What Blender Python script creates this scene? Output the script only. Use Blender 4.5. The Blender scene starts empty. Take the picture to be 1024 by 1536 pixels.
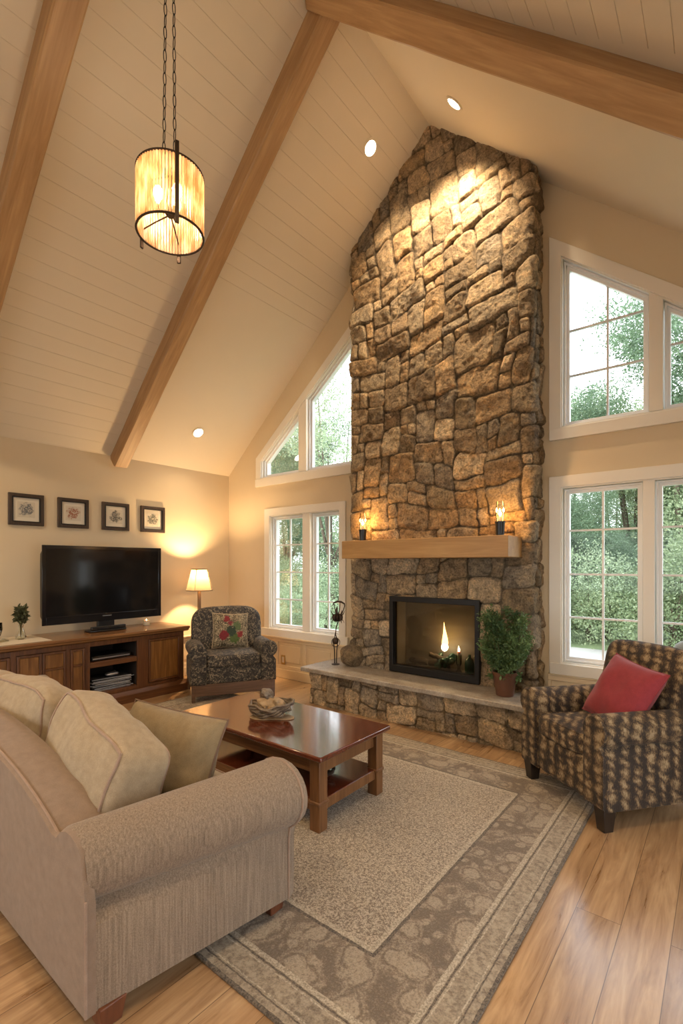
import bpy, bmesh, math, random
import numpy as np
from mathutils import Vector, Matrix, noise as mn

PI = math.pi
R = math.radians
scene = bpy.context.scene
COL = scene.collection
rnd = random.Random(7)

# ------------------------------------------------------------------ materials
def new_mat(name):
    m = bpy.data.materials.new(name); m.use_nodes = True
    nt = m.node_tree; nt.nodes.clear()
    out = nt.nodes.new('ShaderNodeOutputMaterial')
    return m, nt, out

class G:
    """tiny node-graph helper"""
    def __init__(s, nt): s.nt = nt
    def n(s, t, **k):
        nd = s.nt.nodes.new(t)
        for a, b in k.items(): setattr(nd, a, b)
        return nd
    def put(s, sock, v):
        if isinstance(v, bpy.types.NodeSocket): s.nt.links.new(v, sock)
        elif v is not None:
            if hasattr(sock.default_value, '__len__') and not hasattr(v, '__len__'): v = (v,)*len(sock.default_value)
            if hasattr(v, '__len__') and len(v) == 3 and len(sock.default_value) == 4: v = (*v, 1)
            sock.default_value = v
    def math(s, op, a, b=None, clamp=False):
        nd = s.n('ShaderNodeMath', operation=op); nd.use_clamp = clamp
        s.put(nd.inputs[0], a); s.put(nd.inputs[1], b) if b is not None else None
        return nd.outputs[0]
    def mix(s, f, a, b, mode='MIX'):
        nd = s.n('ShaderNodeMix', data_type='RGBA', blend_type=mode)
        s.put(nd.inputs[0], f); s.put(nd.inputs[6], a); s.put(nd.inputs[7], b)
        return nd.outputs[2]
    def coords(s, kind='Object'): return s.n('ShaderNodeTexCoord').outputs[kind]
    def mapping(s, v, loc=(0,0,0), rot=(0,0,0), scale=(1,1,1)):
        nd = s.n('ShaderNodeMapping'); s.put(nd.inputs[0], v)
        nd.inputs[1].default_value = loc; nd.inputs[2].default_value = rot; nd.inputs[3].default_value = scale
        return nd.outputs[0]
    def noise(s, v, scale=5, detail=3, rough=.5, dist=0, out=0):
        nd = s.n('ShaderNodeTexNoise'); s.put(nd.inputs['Vector'], v)
        nd.inputs['Scale'].default_value = scale; nd.inputs['Detail'].default_value = detail
        nd.inputs['Roughness'].default_value = rough; nd.inputs['Distortion'].default_value = dist
        return nd.outputs[out]
    def voro(s, v, scale=5, feature='F1', rand=1.0, out=0):
        nd = s.n('ShaderNodeTexVoronoi', feature=feature); s.put(nd.inputs['Vector'], v)
        nd.inputs['Scale'].default_value = scale; nd.inputs['Randomness'].default_value = rand
        return nd.outputs[out]
    def ramp(s, f, stops, interp='LINEAR'):
        nd = s.n('ShaderNodeValToRGB'); s.put(nd.inputs[0], f)
        cr = nd.color_ramp; cr.interpolation = interp
        while len(cr.elements) < len(stops): cr.elements.new(.5)
        for e, (p, c) in zip(cr.elements, stops):
            e.position = p; e.color = (*c, 1) if hasattr(c, '__len__') else (c, c, c, 1)
        return nd.outputs[0]
    def sep(s, v):
        nd = s.n('ShaderNodeSeparateXYZ'); s.put(nd.inputs[0], v); return nd.outputs
    def comb(s, x, y, z):
        nd = s.n('ShaderNodeCombineXYZ')
        for i, q in enumerate((x, y, z)): s.put(nd.inputs[i], q)
        return nd.outputs[0]
    def vadd(s, a, b):
        nd = s.n('ShaderNodeVectorMath', operation='ADD'); s.put(nd.inputs[0], a); s.put(nd.inputs[1], b); return nd.outputs[0]
    def vscale(s, a, k):
        nd = s.n('ShaderNodeVectorMath', operation='SCALE'); s.put(nd.inputs[0], a); nd.inputs['Scale'].default_value = k; return nd.outputs[0]
    def bump(s, h, strength=.3, dist=.01, normal=None):
        nd = s.n('ShaderNodeBump'); s.put(nd.inputs['Height'], h)
        nd.inputs['Strength'].default_value = strength; nd.inputs['Distance'].default_value = dist
        if normal is not None: s.put(nd.inputs['Normal'], normal)
        return nd.outputs[0]
    def bsdf(s, col, rough=.5, metal=0, normal=None, **k):
        nd = s.n('ShaderNodeBsdfPrincipled')
        s.put(nd.inputs['Base Color'], col); s.put(nd.inputs['Roughness'], rough); s.put(nd.inputs['Metallic'], metal)
        if normal is not None: s.put(nd.inputs['Normal'], normal)
        for a, b in k.items(): s.put(nd.inputs[a.replace('_', ' ')], b)
        return nd.outputs[0]

def plain(name, col, rough=.5, metal=0, nz=0, nscale=40, bump=0, **k):
    m, nt, out = new_mat(name); g = G(nt)
    c, nrm = col, None
    v = g.coords()
    if nz:
        f = g.noise(v, nscale, 4)
        c = g.mix(f, tuple(x*(1-nz) for x in col), tuple(min(1, x*(1+nz)) for x in col))
    if bump:
        nrm = g.bump(g.noise(v, nscale*2, 3), bump, .004)
    nt.links.new(g.bsdf(c, rough, metal, nrm, **k), out.inputs[0])
    return m

def wood(name, dark, light, rough=.35, axis=0, scale=1.0, knots=False, coat=0.0):
    """grain runs along the given object axis"""
    m, nt, out = new_mat(name); g = G(nt)
    sc = [14*scale]*3; sc[axis] = 1.1*scale
    v = g.mapping(g.coords(), scale=sc)
    n1 = g.noise(v, 1.4, 5, .6, 1.2)
    sc2 = [70*scale]*3; sc2[axis] = 3*scale
    n2 = g.noise(g.mapping(g.coords(), scale=sc2), 1.0, 3, .5)
    f = g.math('ADD', g.math('MULTIPLY', n1, .75), g.math('MULTIPLY', n2, .25))
    c = g.ramp(f, [(.3, dark), (.52, tuple((a+b)/2 for a, b in zip(dark, light))), (.68, light)])
    if knots:
        sk = [3.0]*3; sk[axis] = 1.6
        vd = g.voro(g.mapping(g.coords(), scale=sk), 1.0)
        k = g.ramp(vd, [(.035, 1.0), (.075, 0.0)])
        c = g.mix(g.math('MULTIPLY', k, .8), c, tuple(x*.25 for x in dark))
    nt.links.new(g.bsdf(c, rough, 0, g.bump(n2, .08, .002), Coat_Weight=coat, Coat_Roughness=.12), out.inputs[0])
    return m

def fabric(name, a, b, weave=420, rough=.95, stripe=False, sheen=.15, bump=.35):
    m, nt, out = new_mat(name); g = G(nt)
    v = g.coords()
    if stripe:
        # faint vertical slub lines of a linen weave
        n = g.noise(g.mapping(v, scale=(150, 150, 5)), 1.0, 3, .6)
        n2 = g.noise(g.mapping(v, scale=(260, 260, 260)), 1.0, 1, .5)
    else:
        n = g.noise(v, weave, 2, .6)
        n2 = g.noise(v, 30, 3, .5)
    f = g.math('ADD', g.math('MULTIPLY', n, .6), g.math('MULTIPLY', n2, .4))
    c = g.ramp(f, [(.32, a), (.66, b)])
    nt.links.new(g.bsdf(c, rough, 0, g.bump(f, bump, .003), Sheen_Weight=sheen, Sheen_Roughness=.5), out.inputs[0])
    return m

def emis(name, col, strength):
    m, nt, out = new_mat(name)
    e = nt.nodes.new('ShaderNodeEmission'); e.inputs[0].default_value = (*col, 1); e.inputs[1].default_value = strength
    nt.links.new(e.outputs[0], out.inputs[0]); return m

def translucent(name, col, frac=.6, rough=.6, alpha=0.0, bump=None):
    m, nt, out = new_mat(name); g = G(nt)
    d = g.n('ShaderNodeBsdfDiffuse'); d.inputs[0].default_value = (*col, 1)
    t = g.n('ShaderNodeBsdfTranslucent'); t.inputs[0].default_value = (*col, 1)
    mx = g.n('ShaderNodeMixShader'); mx.inputs[0].default_value = frac
    nt.links.new(d.outputs[0], mx.inputs[1]); nt.links.new(t.outputs[0], mx.inputs[2])
    res = mx.outputs[0]
    if alpha:
        tr = g.n('ShaderNodeBsdfTransparent'); tr.inputs[0].default_value = (1, .93, .82, 1)
        m2 = g.n('ShaderNodeMixShader'); m2.inputs[0].default_value = alpha
        nt.links.new(res, m2.inputs[1]); nt.links.new(tr.outputs[0], m2.inputs[2]); res = m2.outputs[0]
    nt.links.new(res, out.inputs[0]); return m

def pane_mat(name, tint=(1, 1, 1), gloss=.08):
    m, nt, out = new_mat(name); g = G(nt)
    tr = g.n('ShaderNodeBsdfTransparent'); tr.inputs[0].default_value = (*tint, 1)
    gl = g.n('ShaderNodeBsdfGlossy'); gl.inputs['Roughness'].default_value = .02
    lw = g.n('ShaderNodeFresnel'); lw.inputs[0].default_value = 1.45
    mx = g.n('ShaderNodeMixShader')
    nt.links.new(g.math('MULTIPLY', lw.outputs[0], gloss*10, clamp=True), mx.inputs[0])
    nt.links.new(tr.outputs[0], mx.inputs[1]); nt.links.new(gl.outputs[0], mx.inputs[2])
    nt.links.new(mx.outputs[0], out.inputs[0]); return m

M = {}
M['wall'] = plain('wall paint', (.665, .555, .385), .85, nz=.02, nscale=6, bump=.03)
M['ceiling'] = plain('ceiling paint', (.72, .64, .505), .75, nz=.015, nscale=5)
M['trim'] = plain('white trim paint', (.80, .76, .68), .45)
M['wains'] = plain('cream panel paint', (.74, .60, .40), .5)
M['sash'] = plain('window sash paint', (.84, .84, .83), .4)
M['muntin'] = plain('muntin paint', (.62, .61, .62), .5)
M['pane'] = pane_mat('window glass', (1, 1, 1), .022)
M['beam'] = wood('beam wood', (.33, .185, .08), (.54, .35, .175), .45, 0, .8, knots=True)
M['mantel'] = wood('mantel wood', (.36, .19, .065), (.52, .31, .12), .45, 0, .9)
M['cab'] = wood('cabinet wood', (.065, .022, .008), (.17, .068, .022), .38, 1, 1.2)
M['cabv'] = wood('cabinet wood upright', (.065, .022, .008), (.17, .068, .022), .38, 2, 1.2)
M['cabpanel'] = wood('cabinet panel wood', (.10, .034, .008), (.33, .155, .04), .35, 2, 1.0)
M['cabtop'] = wood('cabinet top wood', (.17, .07, .025), (.32, .16, .06), .25, 1, 1.0, coat=.3)
M['table'] = wood('coffee table wood', (.105, .043, .016), (.255, .118, .045), .35, 2, 1.2)
M['tablex'] = wood('coffee table rail wood', (.105, .043, .016), (.255, .118, .045), .35, 0, 1.2)
M['tabletop'] = wood('coffee table top wood', (.075, .016, .008), (.15, .036, .015), .11, 0, .8, coat=1.0)
M['darkleg'] = wood('dark leg wood', (.012, .008, .006), (.03, .018, .012), .35, 2)
M['chairwood'] = wood('armchair frame wood', (.07, .035, .018), (.16, .085, .045), .4, 0)
M['sofafoot'] = wood('sofa foot wood', (.10, .03, .014), (.2, .07, .03), .4, 2)
M['sofa'] = fabric('sofa linen', (.155, .112, .078), (.335, .255, .182), stripe=True)
M['sofaback'] = fabric('sofa plain back cloth', (.20, .140, .098), (.30, .217, .158), 500)
M['cushion'] = fabric('back cushion cloth', (.27, .205, .13), (.43, .34, .225), 380)
M['olive'] = fabric('olive tan pillow cloth', (.20, .147, .078), (.31, .235, .135), 420)
M['piping'] = fabric('piping cord', (.27, .185, .135), (.38, .27, .20), 500)
M['darkpiping'] = fabric('dark piping cord', (.14, .09, .06), (.2, .13, .09), 500)
M['red'] = fabric('red pillow cloth', (.20, .013, .02), (.29, .026, .034), 300, rough=.8, sheen=.2)
M['black'] = plain('black plastic', (.012, .012, .013), .3)
M['screen'] = plain('tv screen', (.008, .008, .009), .09)
M['bezel'] = plain('tv glossy bezel', (.01, .01, .012), .15)
M['silver'] = plain('silver plastic', (.5, .5, .52), .3, .8)
M['blackmetal'] = plain('black metal', (.008, .007, .0065), .45, .2, nz=.2)
M['bronze'] = plain('dark bronze', (.06, .04, .028), .45, .7, nz=.3, nscale=60)
M['brass'] = plain('brass', (.55, .38, .14), .35, 1)
M['brown_pot'] = plain('brown glazed pot', (.13, .055, .032), .35, nz=.15, nscale=10)
M['soil'] = plain('soil', (.03, .02, .014), .95, nz=.4, nscale=80, bump=.6)
M['wax'] = plain('candle wax', (.78, .66, .48), .5, Subsurface_Weight=.2)
M['stem'] = plain('plant stem', (.10, .08, .035), .8)
M['cream'] = plain('cream mat board', (.70, .64, .52), .8)
M['frame'] = wood('picture frame wood', (.03, .018, .012), (.07, .045, .03), .4, 2)
M['lampbrass'] = plain('brown lamp post', (.16, .095, .05), .4, .3)
M['shade'] = translucent('lamp shade cloth', (.34, .25, .155), .17)
M['shadetrim'] = plain('lamp shade trim', (.16, .10, .055), .8)
def rod_mat():
    m, nt, out = new_mat('amber glass rods'); g = G(nt)
    n = g.noise(g.mapping(g.coords(), scale=(30, 30, 9)), 1, 3)
    c = g.ramp(n, [(.35, (.48, .27, .12)), (.5, (.78, .55, .36)), (.65, (.95, .82, .66))])
    t = g.n('ShaderNodeBsdfTranslucent'); g.put(t.inputs[0], c)
    b = g.bsdf(c, .12, Specular_IOR_Level=.9)
    tr = g.n('ShaderNodeBsdfTransparent'); tr.inputs[0].default_value = (1, .88, .68, 1)
    m1 = g.n('ShaderNodeMixShader'); m1.inputs[0].default_value = .45
    m2 = g.n('ShaderNodeMixShader')
    lw = g.n('ShaderNodeLayerWeight'); lw.inputs[0].default_value = .5
    g.put(m2.inputs[0], g.math('MULTIPLY', g.math('SUBTRACT', 1.0, lw.outputs['Facing']), .55))
    nt.links.new(b, m1.inputs[1]); nt.links.new(t.outputs[0], m1.inputs[2])
    nt.links.new(m1.outputs[0], m2.inputs[1]); nt.links.new(tr.outputs[0], m2.inputs[2])
    nt.links.new(m2.outputs[0], out.inputs[0]); return m
M['rod'] = rod_mat()
M['bulb'] = emis('bulb glow', (1.0, .78, .45), 40)
M['candlebulb'] = emis('candle flame glow', (1.0, .60, .20), 45)
M['flame'] = emis('fire flame', (1.0, .62, .18), 14)
M['flamecore'] = emis('fire flame core', (1.0, .88, .60), 28)
M['lens'] = emis('recessed lamp lens', (1.0, .86, .66), 22)
M['firebox'] = plain('firebox liner', (.30, .26, .21), .6, nz=.25, nscale=4)
M['fireglass'] = pane_mat('fireplace glass', (.62, .60, .56), .11)
M['greenglass'] = plain('green glass lump', (.03, .10, .06), .12, nz=.3, Coat_Weight=.6)
M['log'] = plain('charred log', (.10, .075, .05), .8, nz=.5, nscale=25, bump=.7)
M['driftwood'] = plain('driftwood', (.36, .25, .14), .6, nz=.55, nscale=22, bump=.8)
M['woven'] = plain('woven twig rim', (.19, .15, .11), .45, .25, nz=.75, nscale=55, bump=.9)
M['bark'] = plain('tree bark', (.10, .075, .05), .9, nz=.4, nscale=20, bump=.7)
M['lawn'] = plain('lawn grass', (.20, .26, .12), .95, nz=.4, nscale=12, bump=.7)
M['patio'] = plain('pale patio paving', (.42, .40, .36), .9, nz=.08, nscale=9)
M['cloth_tan'] = fabric('outdoor cushion cloth', (.10, .075, .05), (.16, .125, .09), 300)
M['sheet'] = fabric('pale table runner', (.50, .42, .29), (.62, .54, .40), 300)
M['clearglass'] = pane_mat('clear vase glass', (.93, .95, .9), .12)
M['dried'] = plain('dried leaves', (.07, .075, .03), .8, nz=.6, nscale=60)
M['paper'] = plain('magazine paper', (.42, .43, .45), .4, nz=.5, nscale=35)
M['darkpaper'] = plain('dark magazine cover', (.05, .055, .07), .25, nz=.5, nscale=35)
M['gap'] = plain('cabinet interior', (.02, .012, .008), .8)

def leaf_mat(name, a, b, frac=.35):
    m, nt, out = new_mat(name); g = G(nt)
    c = g.ramp(g.noise(g.coords(), 2.2, 5, .7), [(.34, a), (.66, b)])
    d = g.bsdf(c, .55)
    t = g.n('ShaderNodeBsdfTranslucent'); g.put(t.inputs[0], c)
    mx = g.n('ShaderNodeMixShader'); mx.inputs[0].default_value = frac
    nt.links.new(d, mx.inputs[1]); nt.links.new(t.outputs[0], mx.inputs[2]); nt.links.new(mx.outputs[0], out.inputs[0])
    return m
M['leafA'] = leaf_mat('mid green leaves', (.13, .185, .085), (.36, .42, .23))
M['leafB'] = leaf_mat('dark green leaves', (.09, .15, .08), (.24, .33, .19))
M['leafC'] = leaf_mat('pale green leaves', (.22, .29, .15), (.46, .54, .34))
M['plantleaf'] = leaf_mat('house plant leaves', (.035, .08, .025), (.20, .31, .11), .25)

# --- patterned cloths
def floral():
    m, nt, out = new_mat('dark floral tapestry'); g = G(nt)
    v = g.coords()
    n = g.noise(v, 13, 5, .72, 2.0)
    n2 = g.noise(v, 75, 3, .6)
    f = g.math('ADD', g.math('MULTIPLY', n, .62), g.math('MULTIPLY', n2, .38))
    c = g.ramp(f, [(.42, (.014, .013, .014)), (.51, (.045, .038, .032)), (.56, (.17, .135, .09)), (.61, (.30, .245, .165)), (.67, (.07, .055, .04))])
    nt.links.new(g.bsdf(c, .8, 0, g.bump(f, .4, .004), Sheen_Weight=.06), out.inputs[0]); return m
M['floral'] = floral()

def chenille():
    """brown chair cloth: vertical rows of stacked tan ovals"""
    m, nt, out = new_mat('brown chenille with oval rows'); g = G(nt)
    x, y, z = g.sep(g.coords())
    w = g.noise(g.coords(), 8, 3, .6)
    wob = g.math('MULTIPLY', g.math('SUBTRACT', w, .5), .11)
    h = g.math('ADD', g.math('ADD', x, y), wob)           # rows repeat across the width and the depth
    P = .088
    hx = g.math('ADD', g.math('PINGPONG', h, P/2), 0)     # 0..P/2
    row = g.math('DIVIDE', hx, P/2)                        # 0 centre .. 1 edge
    zz = g.math('ADD', g.math('ADD', z, g.math('MULTIPLY', y, .6)), g.math('MULTIPLY', wob, 1.3))
    oz = g.math('DIVIDE', g.math('PINGPONG', zz, .030), .030)
    d = g.math('SQRT', g.math('ADD', g.math('POWER', row, 2), g.math('MULTIPLY', g.math('POWER', oz, 2), .55)))
    fine = g.noise(g.mapping(g.coords(), scale=(1, 1, .4)), 170, 3, .6)
    big = g.noise(g.coords(), 9, 3, .6)
    f = g.math('ADD', g.math('ADD', d, g.math('MULTIPLY', g.math('SUBTRACT', fine, .5), 1.7)), g.math('MULTIPLY', g.math('SUBTRACT', big, .5), 1.5))
    c = g.ramp(f, [(.10, (.34, .25, .14)), (.42, (.19, .125, .06)), (.72, (.075, .045, .022)), (.98, (.022, .014, .009))])
    nt.links.new(g.bsdf(c, .8, 0, g.bump(g.math('MULTIPLY', f, -1), .5, .006), Sheen_Weight=.05), out.inputs[0]); return m
M['chenille'] = chenille()

def floral_pillow():
    m, nt, out = new_mat('rose embroidered pillow'); g = G(nt)
    v = g.coords(); x, y, z = g.sep(v)
    c = g.ramp(g.noise(v, 26, 4, .7, 2), [(.40, (.05, .04, .025)), (.5, (.17, .135, .085)), (.60, (.40, .33, .21))])
    wob = g.math('MULTIPLY', g.math('SUBTRACT', g.noise(v, 40, 4, .7), .5), .10)
    def blob(cx, cz, r, col, c):
        dx = g.math('SUBTRACT', x, cx); dz = g.math('SUBTRACT', z, cz)
        d = g.math('ADD', g.math('SQRT', g.math('ADD', g.math('MULTIPLY', dx, dx), g.math('MULTIPLY', dz, dz))), wob)
        k = g.math('LESS_THAN', d, r)
        pet = g.mix(g.noise(v, 60, 2, .6, 1.5), tuple(q*.35 for q in col), tuple(min(1, q*1.35) for q in col))
        return g.mix(k, c, pet)
    c = blob(.04, -.10, .06, (.08, .12, .03), c); c = blob(.07, .04, .05, (.10, .14, .06), c); c = blob(.0, -.02, .06, (.03, .05, .03), c)
    c = blob(-.05, .125, .036, (.22, .022, .025), c); c = blob(-.01, .085, .030, (.20, .03, .04), c)
    c = blob(-.085, -.065, .055, (.19, .016, .022), c); c = blob(.105, -.055, .036, (.23, .025, .025), c)
    nt.links.new(g.bsdf(c, .85, 0, g.bump(g.noise(v, 120, 2), .4, .003)), out.inputs[0]); return m
M['rosepillow'] = floral_pillow()

def stone_mat():
    m, nt, out = new_mat('field stone'); g = G(nt)
    at = g.n('ShaderNodeAttribute'); at.attribute_name = 'stone'; at.attribute_type = 'GEOMETRY'
    v = g.coords()
    n1 = g.noise(v, 9, 6, .72, .6); n2 = g.noise(v, 55, 5, .75); n3 = g.noise(v, 220, 2, .6)
    mot = g.ramp(n1, [(.32, (.40, .37, .33)), (.5, (1.0, .97, .90)), (.68, (1.55, 1.42, 1.15))])
    c = g.mix(1.0, at.outputs['Color'], mot, 'MULTIPLY')
    sp = g.ramp(n2, [(.36, .38), (.5, 1.0), (.62, 1.4)])
    c = g.mix(.8, c, sp, 'MULTIPLY')
    rust = g.ramp(g.noise(v, 4.2, 4, .6), [(.55, 0.0), (.68, .45)])
    c = g.mix(rust, c, (.28, .195, .088))
    h = g.math('ADD', g.math('MULTIPLY', n1, 1.0), g.math('ADD', g.math('MULTIPLY', n2, .85), g.math('MULTIPLY', n3, .30)))
    nt.links.new(g.bsdf(c, .85, 0, g.bump(h, .95, .026)), out.inputs[0]); return m
M['stone'] = stone_mat()

def slab_mat():
    m, nt, out = new_mat('hearth slab stone'); g = G(nt); v = g.coords()
    n1 = g.noise(v, 5, 6, .7, .4); n2 = g.noise(v, 70, 4, .7)
    c = g.ramp(n1, [(.3, (.24, .195, .15)), (.55, (.36, .315, .26)), (.72, (.44, .40, .35))])
    c = g.mix(.45, c, g.ramp(n2, [(.35, .5), (.6, 1.2)]), 'MULTIPLY')
    nt.links.new(g.bsdf(c, g.math('ADD', .38, g.math('MULTIPLY', n1, .2)), 0, g.bump(g.math('ADD', n1, g.math('MULTIPLY', n2, .3)), .35, .012)), out.inputs[0]); return m
M['slab'] = slab_mat()

def floor_mat():
    m, nt, out = new_mat('oak plank floor'); g = G(nt)
    x, y, z = g.sep(g.coords())
    v = g.comb(y, x, 0.0)
    def brick(c1, c2, mortar, msize):
        b = g.n('ShaderNodeTexBrick'); g.put(b.inputs['Vector'], v)
        b.offset = .37; b.offset_frequency = 2
        b.inputs['Color1'].default_value = (*c1, 1); b.inputs['Color2'].default_value = (*c2, 1); b.inputs['Mortar'].default_value = (*mortar, 1)
        b.inputs['Scale'].default_value = 1; b.inputs['Mortar Size'].default_value = msize; b.inputs['Mortar Smooth'].default_value = .2
        b.inputs['Brick Width'].default_value = 2.3; b.inputs['Row Height'].default_value = .172; b.inputs['Bias'].default_value = 0
        return b
    idb = brick((0, 0, 0), (1, 1, 1), (.5, .5, .5), 0)
    rid = idb.outputs[0]
    off = g.vscale(rid, 37.0)
    vg = g.vadd(g.comb(g.math('MULTIPLY', y, 1.0), g.math('MULTIPLY', x, 9.0), 0.0), off)
    n1 = g.noise(vg, 1.5, 6, .62, 1.6); n2 = g.noise(g.vadd(g.comb(g.math('MULTIPLY', y, 4.0), g.math('MULTIPLY', x, 90.0), 0.0), off), 1, 3)
    f = g.math('ADD', g.math('MULTIPLY', n1, .8), g.math('MULTIPLY', n2, .2))
    c = g.ramp(f, [(.30, (.20, .105, .045)), (.46, (.37, .225, .115)), (.60, (.48, .315, .17)), (.74, (.57, .40, .235))])
    tint = g.ramp(rid, [(0, (.78, .72, .64)), (.5, (1.0, .98, .95)), (1, (1.22, 1.20, 1.16))])
    c = g.mix(1.0, c, tint, 'MULTIPLY')
    kd = g.voro(g.vadd(g.comb(g.math('MULTIPLY', y, 1.5), g.math('MULTIPLY', x, 3.2), 0.0), off), 1.2)
    c = g.mix(g.ramp(kd, [(.03, .8), (.06, 0.0)]), c, (.09, .045, .02))
    gr = brick((1, 1, 1), (1, 1, 1), (0, 0, 0), .0016)
    c = g.mix(g.math('MULTIPLY', gr.outputs['Fac'], .75), c, (.07, .035, .015))
    nt.links.new(g.bsdf(c, g.math('ADD', .22, g.math('MULTIPLY', n1, .16)), 0, g.bump(g.math('SUBTRACT', g.math('MULTIPLY', n2, .3), gr.outputs['Fac']), .25, .002), Coat_Weight=1.0, Coat_Roughness=.22, Coat_IOR=1.7), out.inputs[0])
    return m
M['floor'] = floor_mat()

def rug_mat(hx, hy):
    m, nt, out = new_mat('woven area rug'); g = G(nt)
    v = g.coords(); x, y, z = g.sep(v)
    wv = g.math('MULTIPLY', g.math('SUBTRACT', g.noise(v, 30, 3), .5), .008)
    ax = g.math('SUBTRACT', hx, g.math('ABSOLUTE', x)); ay = g.math('SUBTRACT', hy, g.math('ABSOLUTE', y))
    d = g.math('ADD', g.math('MINIMUM', ax, ay), wv)
    pile = g.noise(v, 150, 3, .8)
    pile2 = g.noise(v, 75, 2, .6)
    dk = (.135, .098, .066); md = (.235, .185, .130); lt = (.46, .39, .29)
    pf = g.math('ADD', g.math('MULTIPLY', pile, .65), g.math('MULTIPLY', pile2, .35))
    field = g.ramp(pf, [(.36, dk), (.48, (.28, .222, .158)), (.57, (.54, .455, .34))])
    # border: medallions of two sizes on a darker ground
    wv2 = g.vadd(v, g.vscale(g.noise(v, 9, 2, .5, 0, 1), .06))
    vo = g.voro(wv2, 6.5, 'SMOOTH_F1', .55)
    vo2 = g.voro(wv2, 15, 'F1', .9)
    ring = g.ramp(vo, [(.24, .85), (.30, .10), (.36, .65), (.46, .05)])
    dots = g.ramp(vo2, [(.26, .8), (.40, 0.0)])
    f2 = g.math('ADD', g.math('MAXIMUM', g.math('MULTIPLY', ring, .8), g.math('MULTIPLY', dots, .75)), g.math('MULTIPLY', g.math('SUBTRACT', pf, .5), 2.5))
    bord = g.ramp(f2, [(.0, (.155, .115, .078)), (.30, (.225, .172, .118)), (.85, (.41, .335, .24))])
    # outer guard stripe
    s = g.noise(g.mapping(v, scale=(1, 1, 1)), 42, 2, .6)
    guard = g.ramp(g.math('ADD', g.math('MULTIPLY', s, .6), g.math('MULTIPLY', pf, .5)), [(.40, (.17, .13, .088)), (.64, (.42, .345, .245))])
    line = g.ramp(pf, [(.40, (.27, .22, .155)), (.58, (.56, .48, .36))])
    dark = g.ramp(pf, [(.40, (.06, .045, .03)), (.6, (.20, .155, .11))])
    def band(c, lo, hi, new):
        k = g.math('MULTIPLY', g.math('GREATER_THAN', d, lo), g.math('LESS_THAN', d, hi))
        return g.mix(k, c, new)
    c = field
    c = band(c, -.1, .43, bord)
    c = band(c, .425, .45, line); c = band(c, .410, .425, dark)
    c = band(c, -.1, .150, guard)
    c = band(c, .150, .172, line); c = band(c, .139, .147, dark); c = band(c, .128, .134, line)
    c = band(c, .040, .046, dark); c = band(c, .052, .058, line)
    c = band(c, -.1, .014, dark)
    nt.links.new(g.bsdf(c, .97, 0, g.bump(pf, .8, .008), Sheen_Weight=.2), out.inputs[0]); return m

def print_mat(name, ink, cx, cz, seed):
    m, nt, out = new_mat(name); g = G(nt)
    x, y, z = g.sep(g.coords())
    v = g.coords()
    vv = g.vadd(v, (seed*3.1, seed*1.7, 0))
    dx = g.math('MULTIPLY', g.math('SUBTRACT', y, cx), 1.0); dz = g.math('SUBTRACT', z, cz)
    d = g.math('SQRT', g.math('ADD', g.math('MULTIPLY', dx, dx), g.math('MULTIPLY', dz, dz)))
    d = g.math('ADD', d, g.math('MULTIPLY', g.math('SUBTRACT', g.noise(vv, 25, 3), .5), .10))
    k = g.ramp(d, [(.058, 1.0), (.072, 0.0)])
    st = g.ramp(g.noise(vv, 48, 4, .75, 1.5), [(.46, 1.0), (.58, .10)])
    c = g.mix(g.math('MULTIPLY', k, st), (.60, .54, .43), ink)
    nt.links.new(g.bsdf(c, .7), out.inputs[0]); return m

# ------------------------------------------------------------------ mesh helpers
def obj(name, bm, mat, parent=None, loc=None, rot=None, bevel=0, smooth=True, angle=35, seg=2, subsurf=0):
    me = bpy.data.meshes.new(name)
    bmesh.ops.recalc_face_normals(bm, faces=bm.faces[:])
    bm.to_mesh(me); bm.free()
    if smooth:
        me.polygons.foreach_set('use_smooth', [True]*len(me.polygons))
        me.set_sharp_from_angle(angle=R(angle))
    o = bpy.data.objects.new(name, me); COL.objects.link(o)
    me.materials.append(M[mat] if isinstance(mat, str) else mat)
    if loc is not None: o.location = loc
    if rot is not None: o.rotation_euler = rot
    if parent is not None: o.parent = parent
    if bevel:
        b = o.modifiers.new('bevel', 'BEVEL'); b.width = bevel; b.segments = seg; b.limit_method = 'ANGLE'; b.angle_limit = R(40)
    if subsurf:
        sm = o.modifiers.new('sub', 'SUBSURF'); sm.levels = subsurf; sm.render_levels = subsurf
    return o

def tag(o, label, cat, group=None, kind=None):
    o['label'] = label; o['category'] = cat
    if group: o['group'] = group
    if kind: o['kind'] = kind
    return o
def struct(o): o['kind'] = 'structure'; return o
def empty(name, label, cat, loc=(0, 0, 0), rz=0, group=None):
    o = bpy.data.objects.new(name, None); COL.objects.link(o); o.empty_display_size = .1
    o.location = loc; o.rotation_euler = (0, 0, rz)
    return tag(o, label, cat, group)
def copy_tree(o, parent=None):
    c = o.copy(); COL.objects.link(c)
    if parent is not None: c.parent = parent
    for ch in [q for q in list(bpy.data.objects) if q.parent == o]:
        copy_tree(ch, c)
    return c

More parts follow.
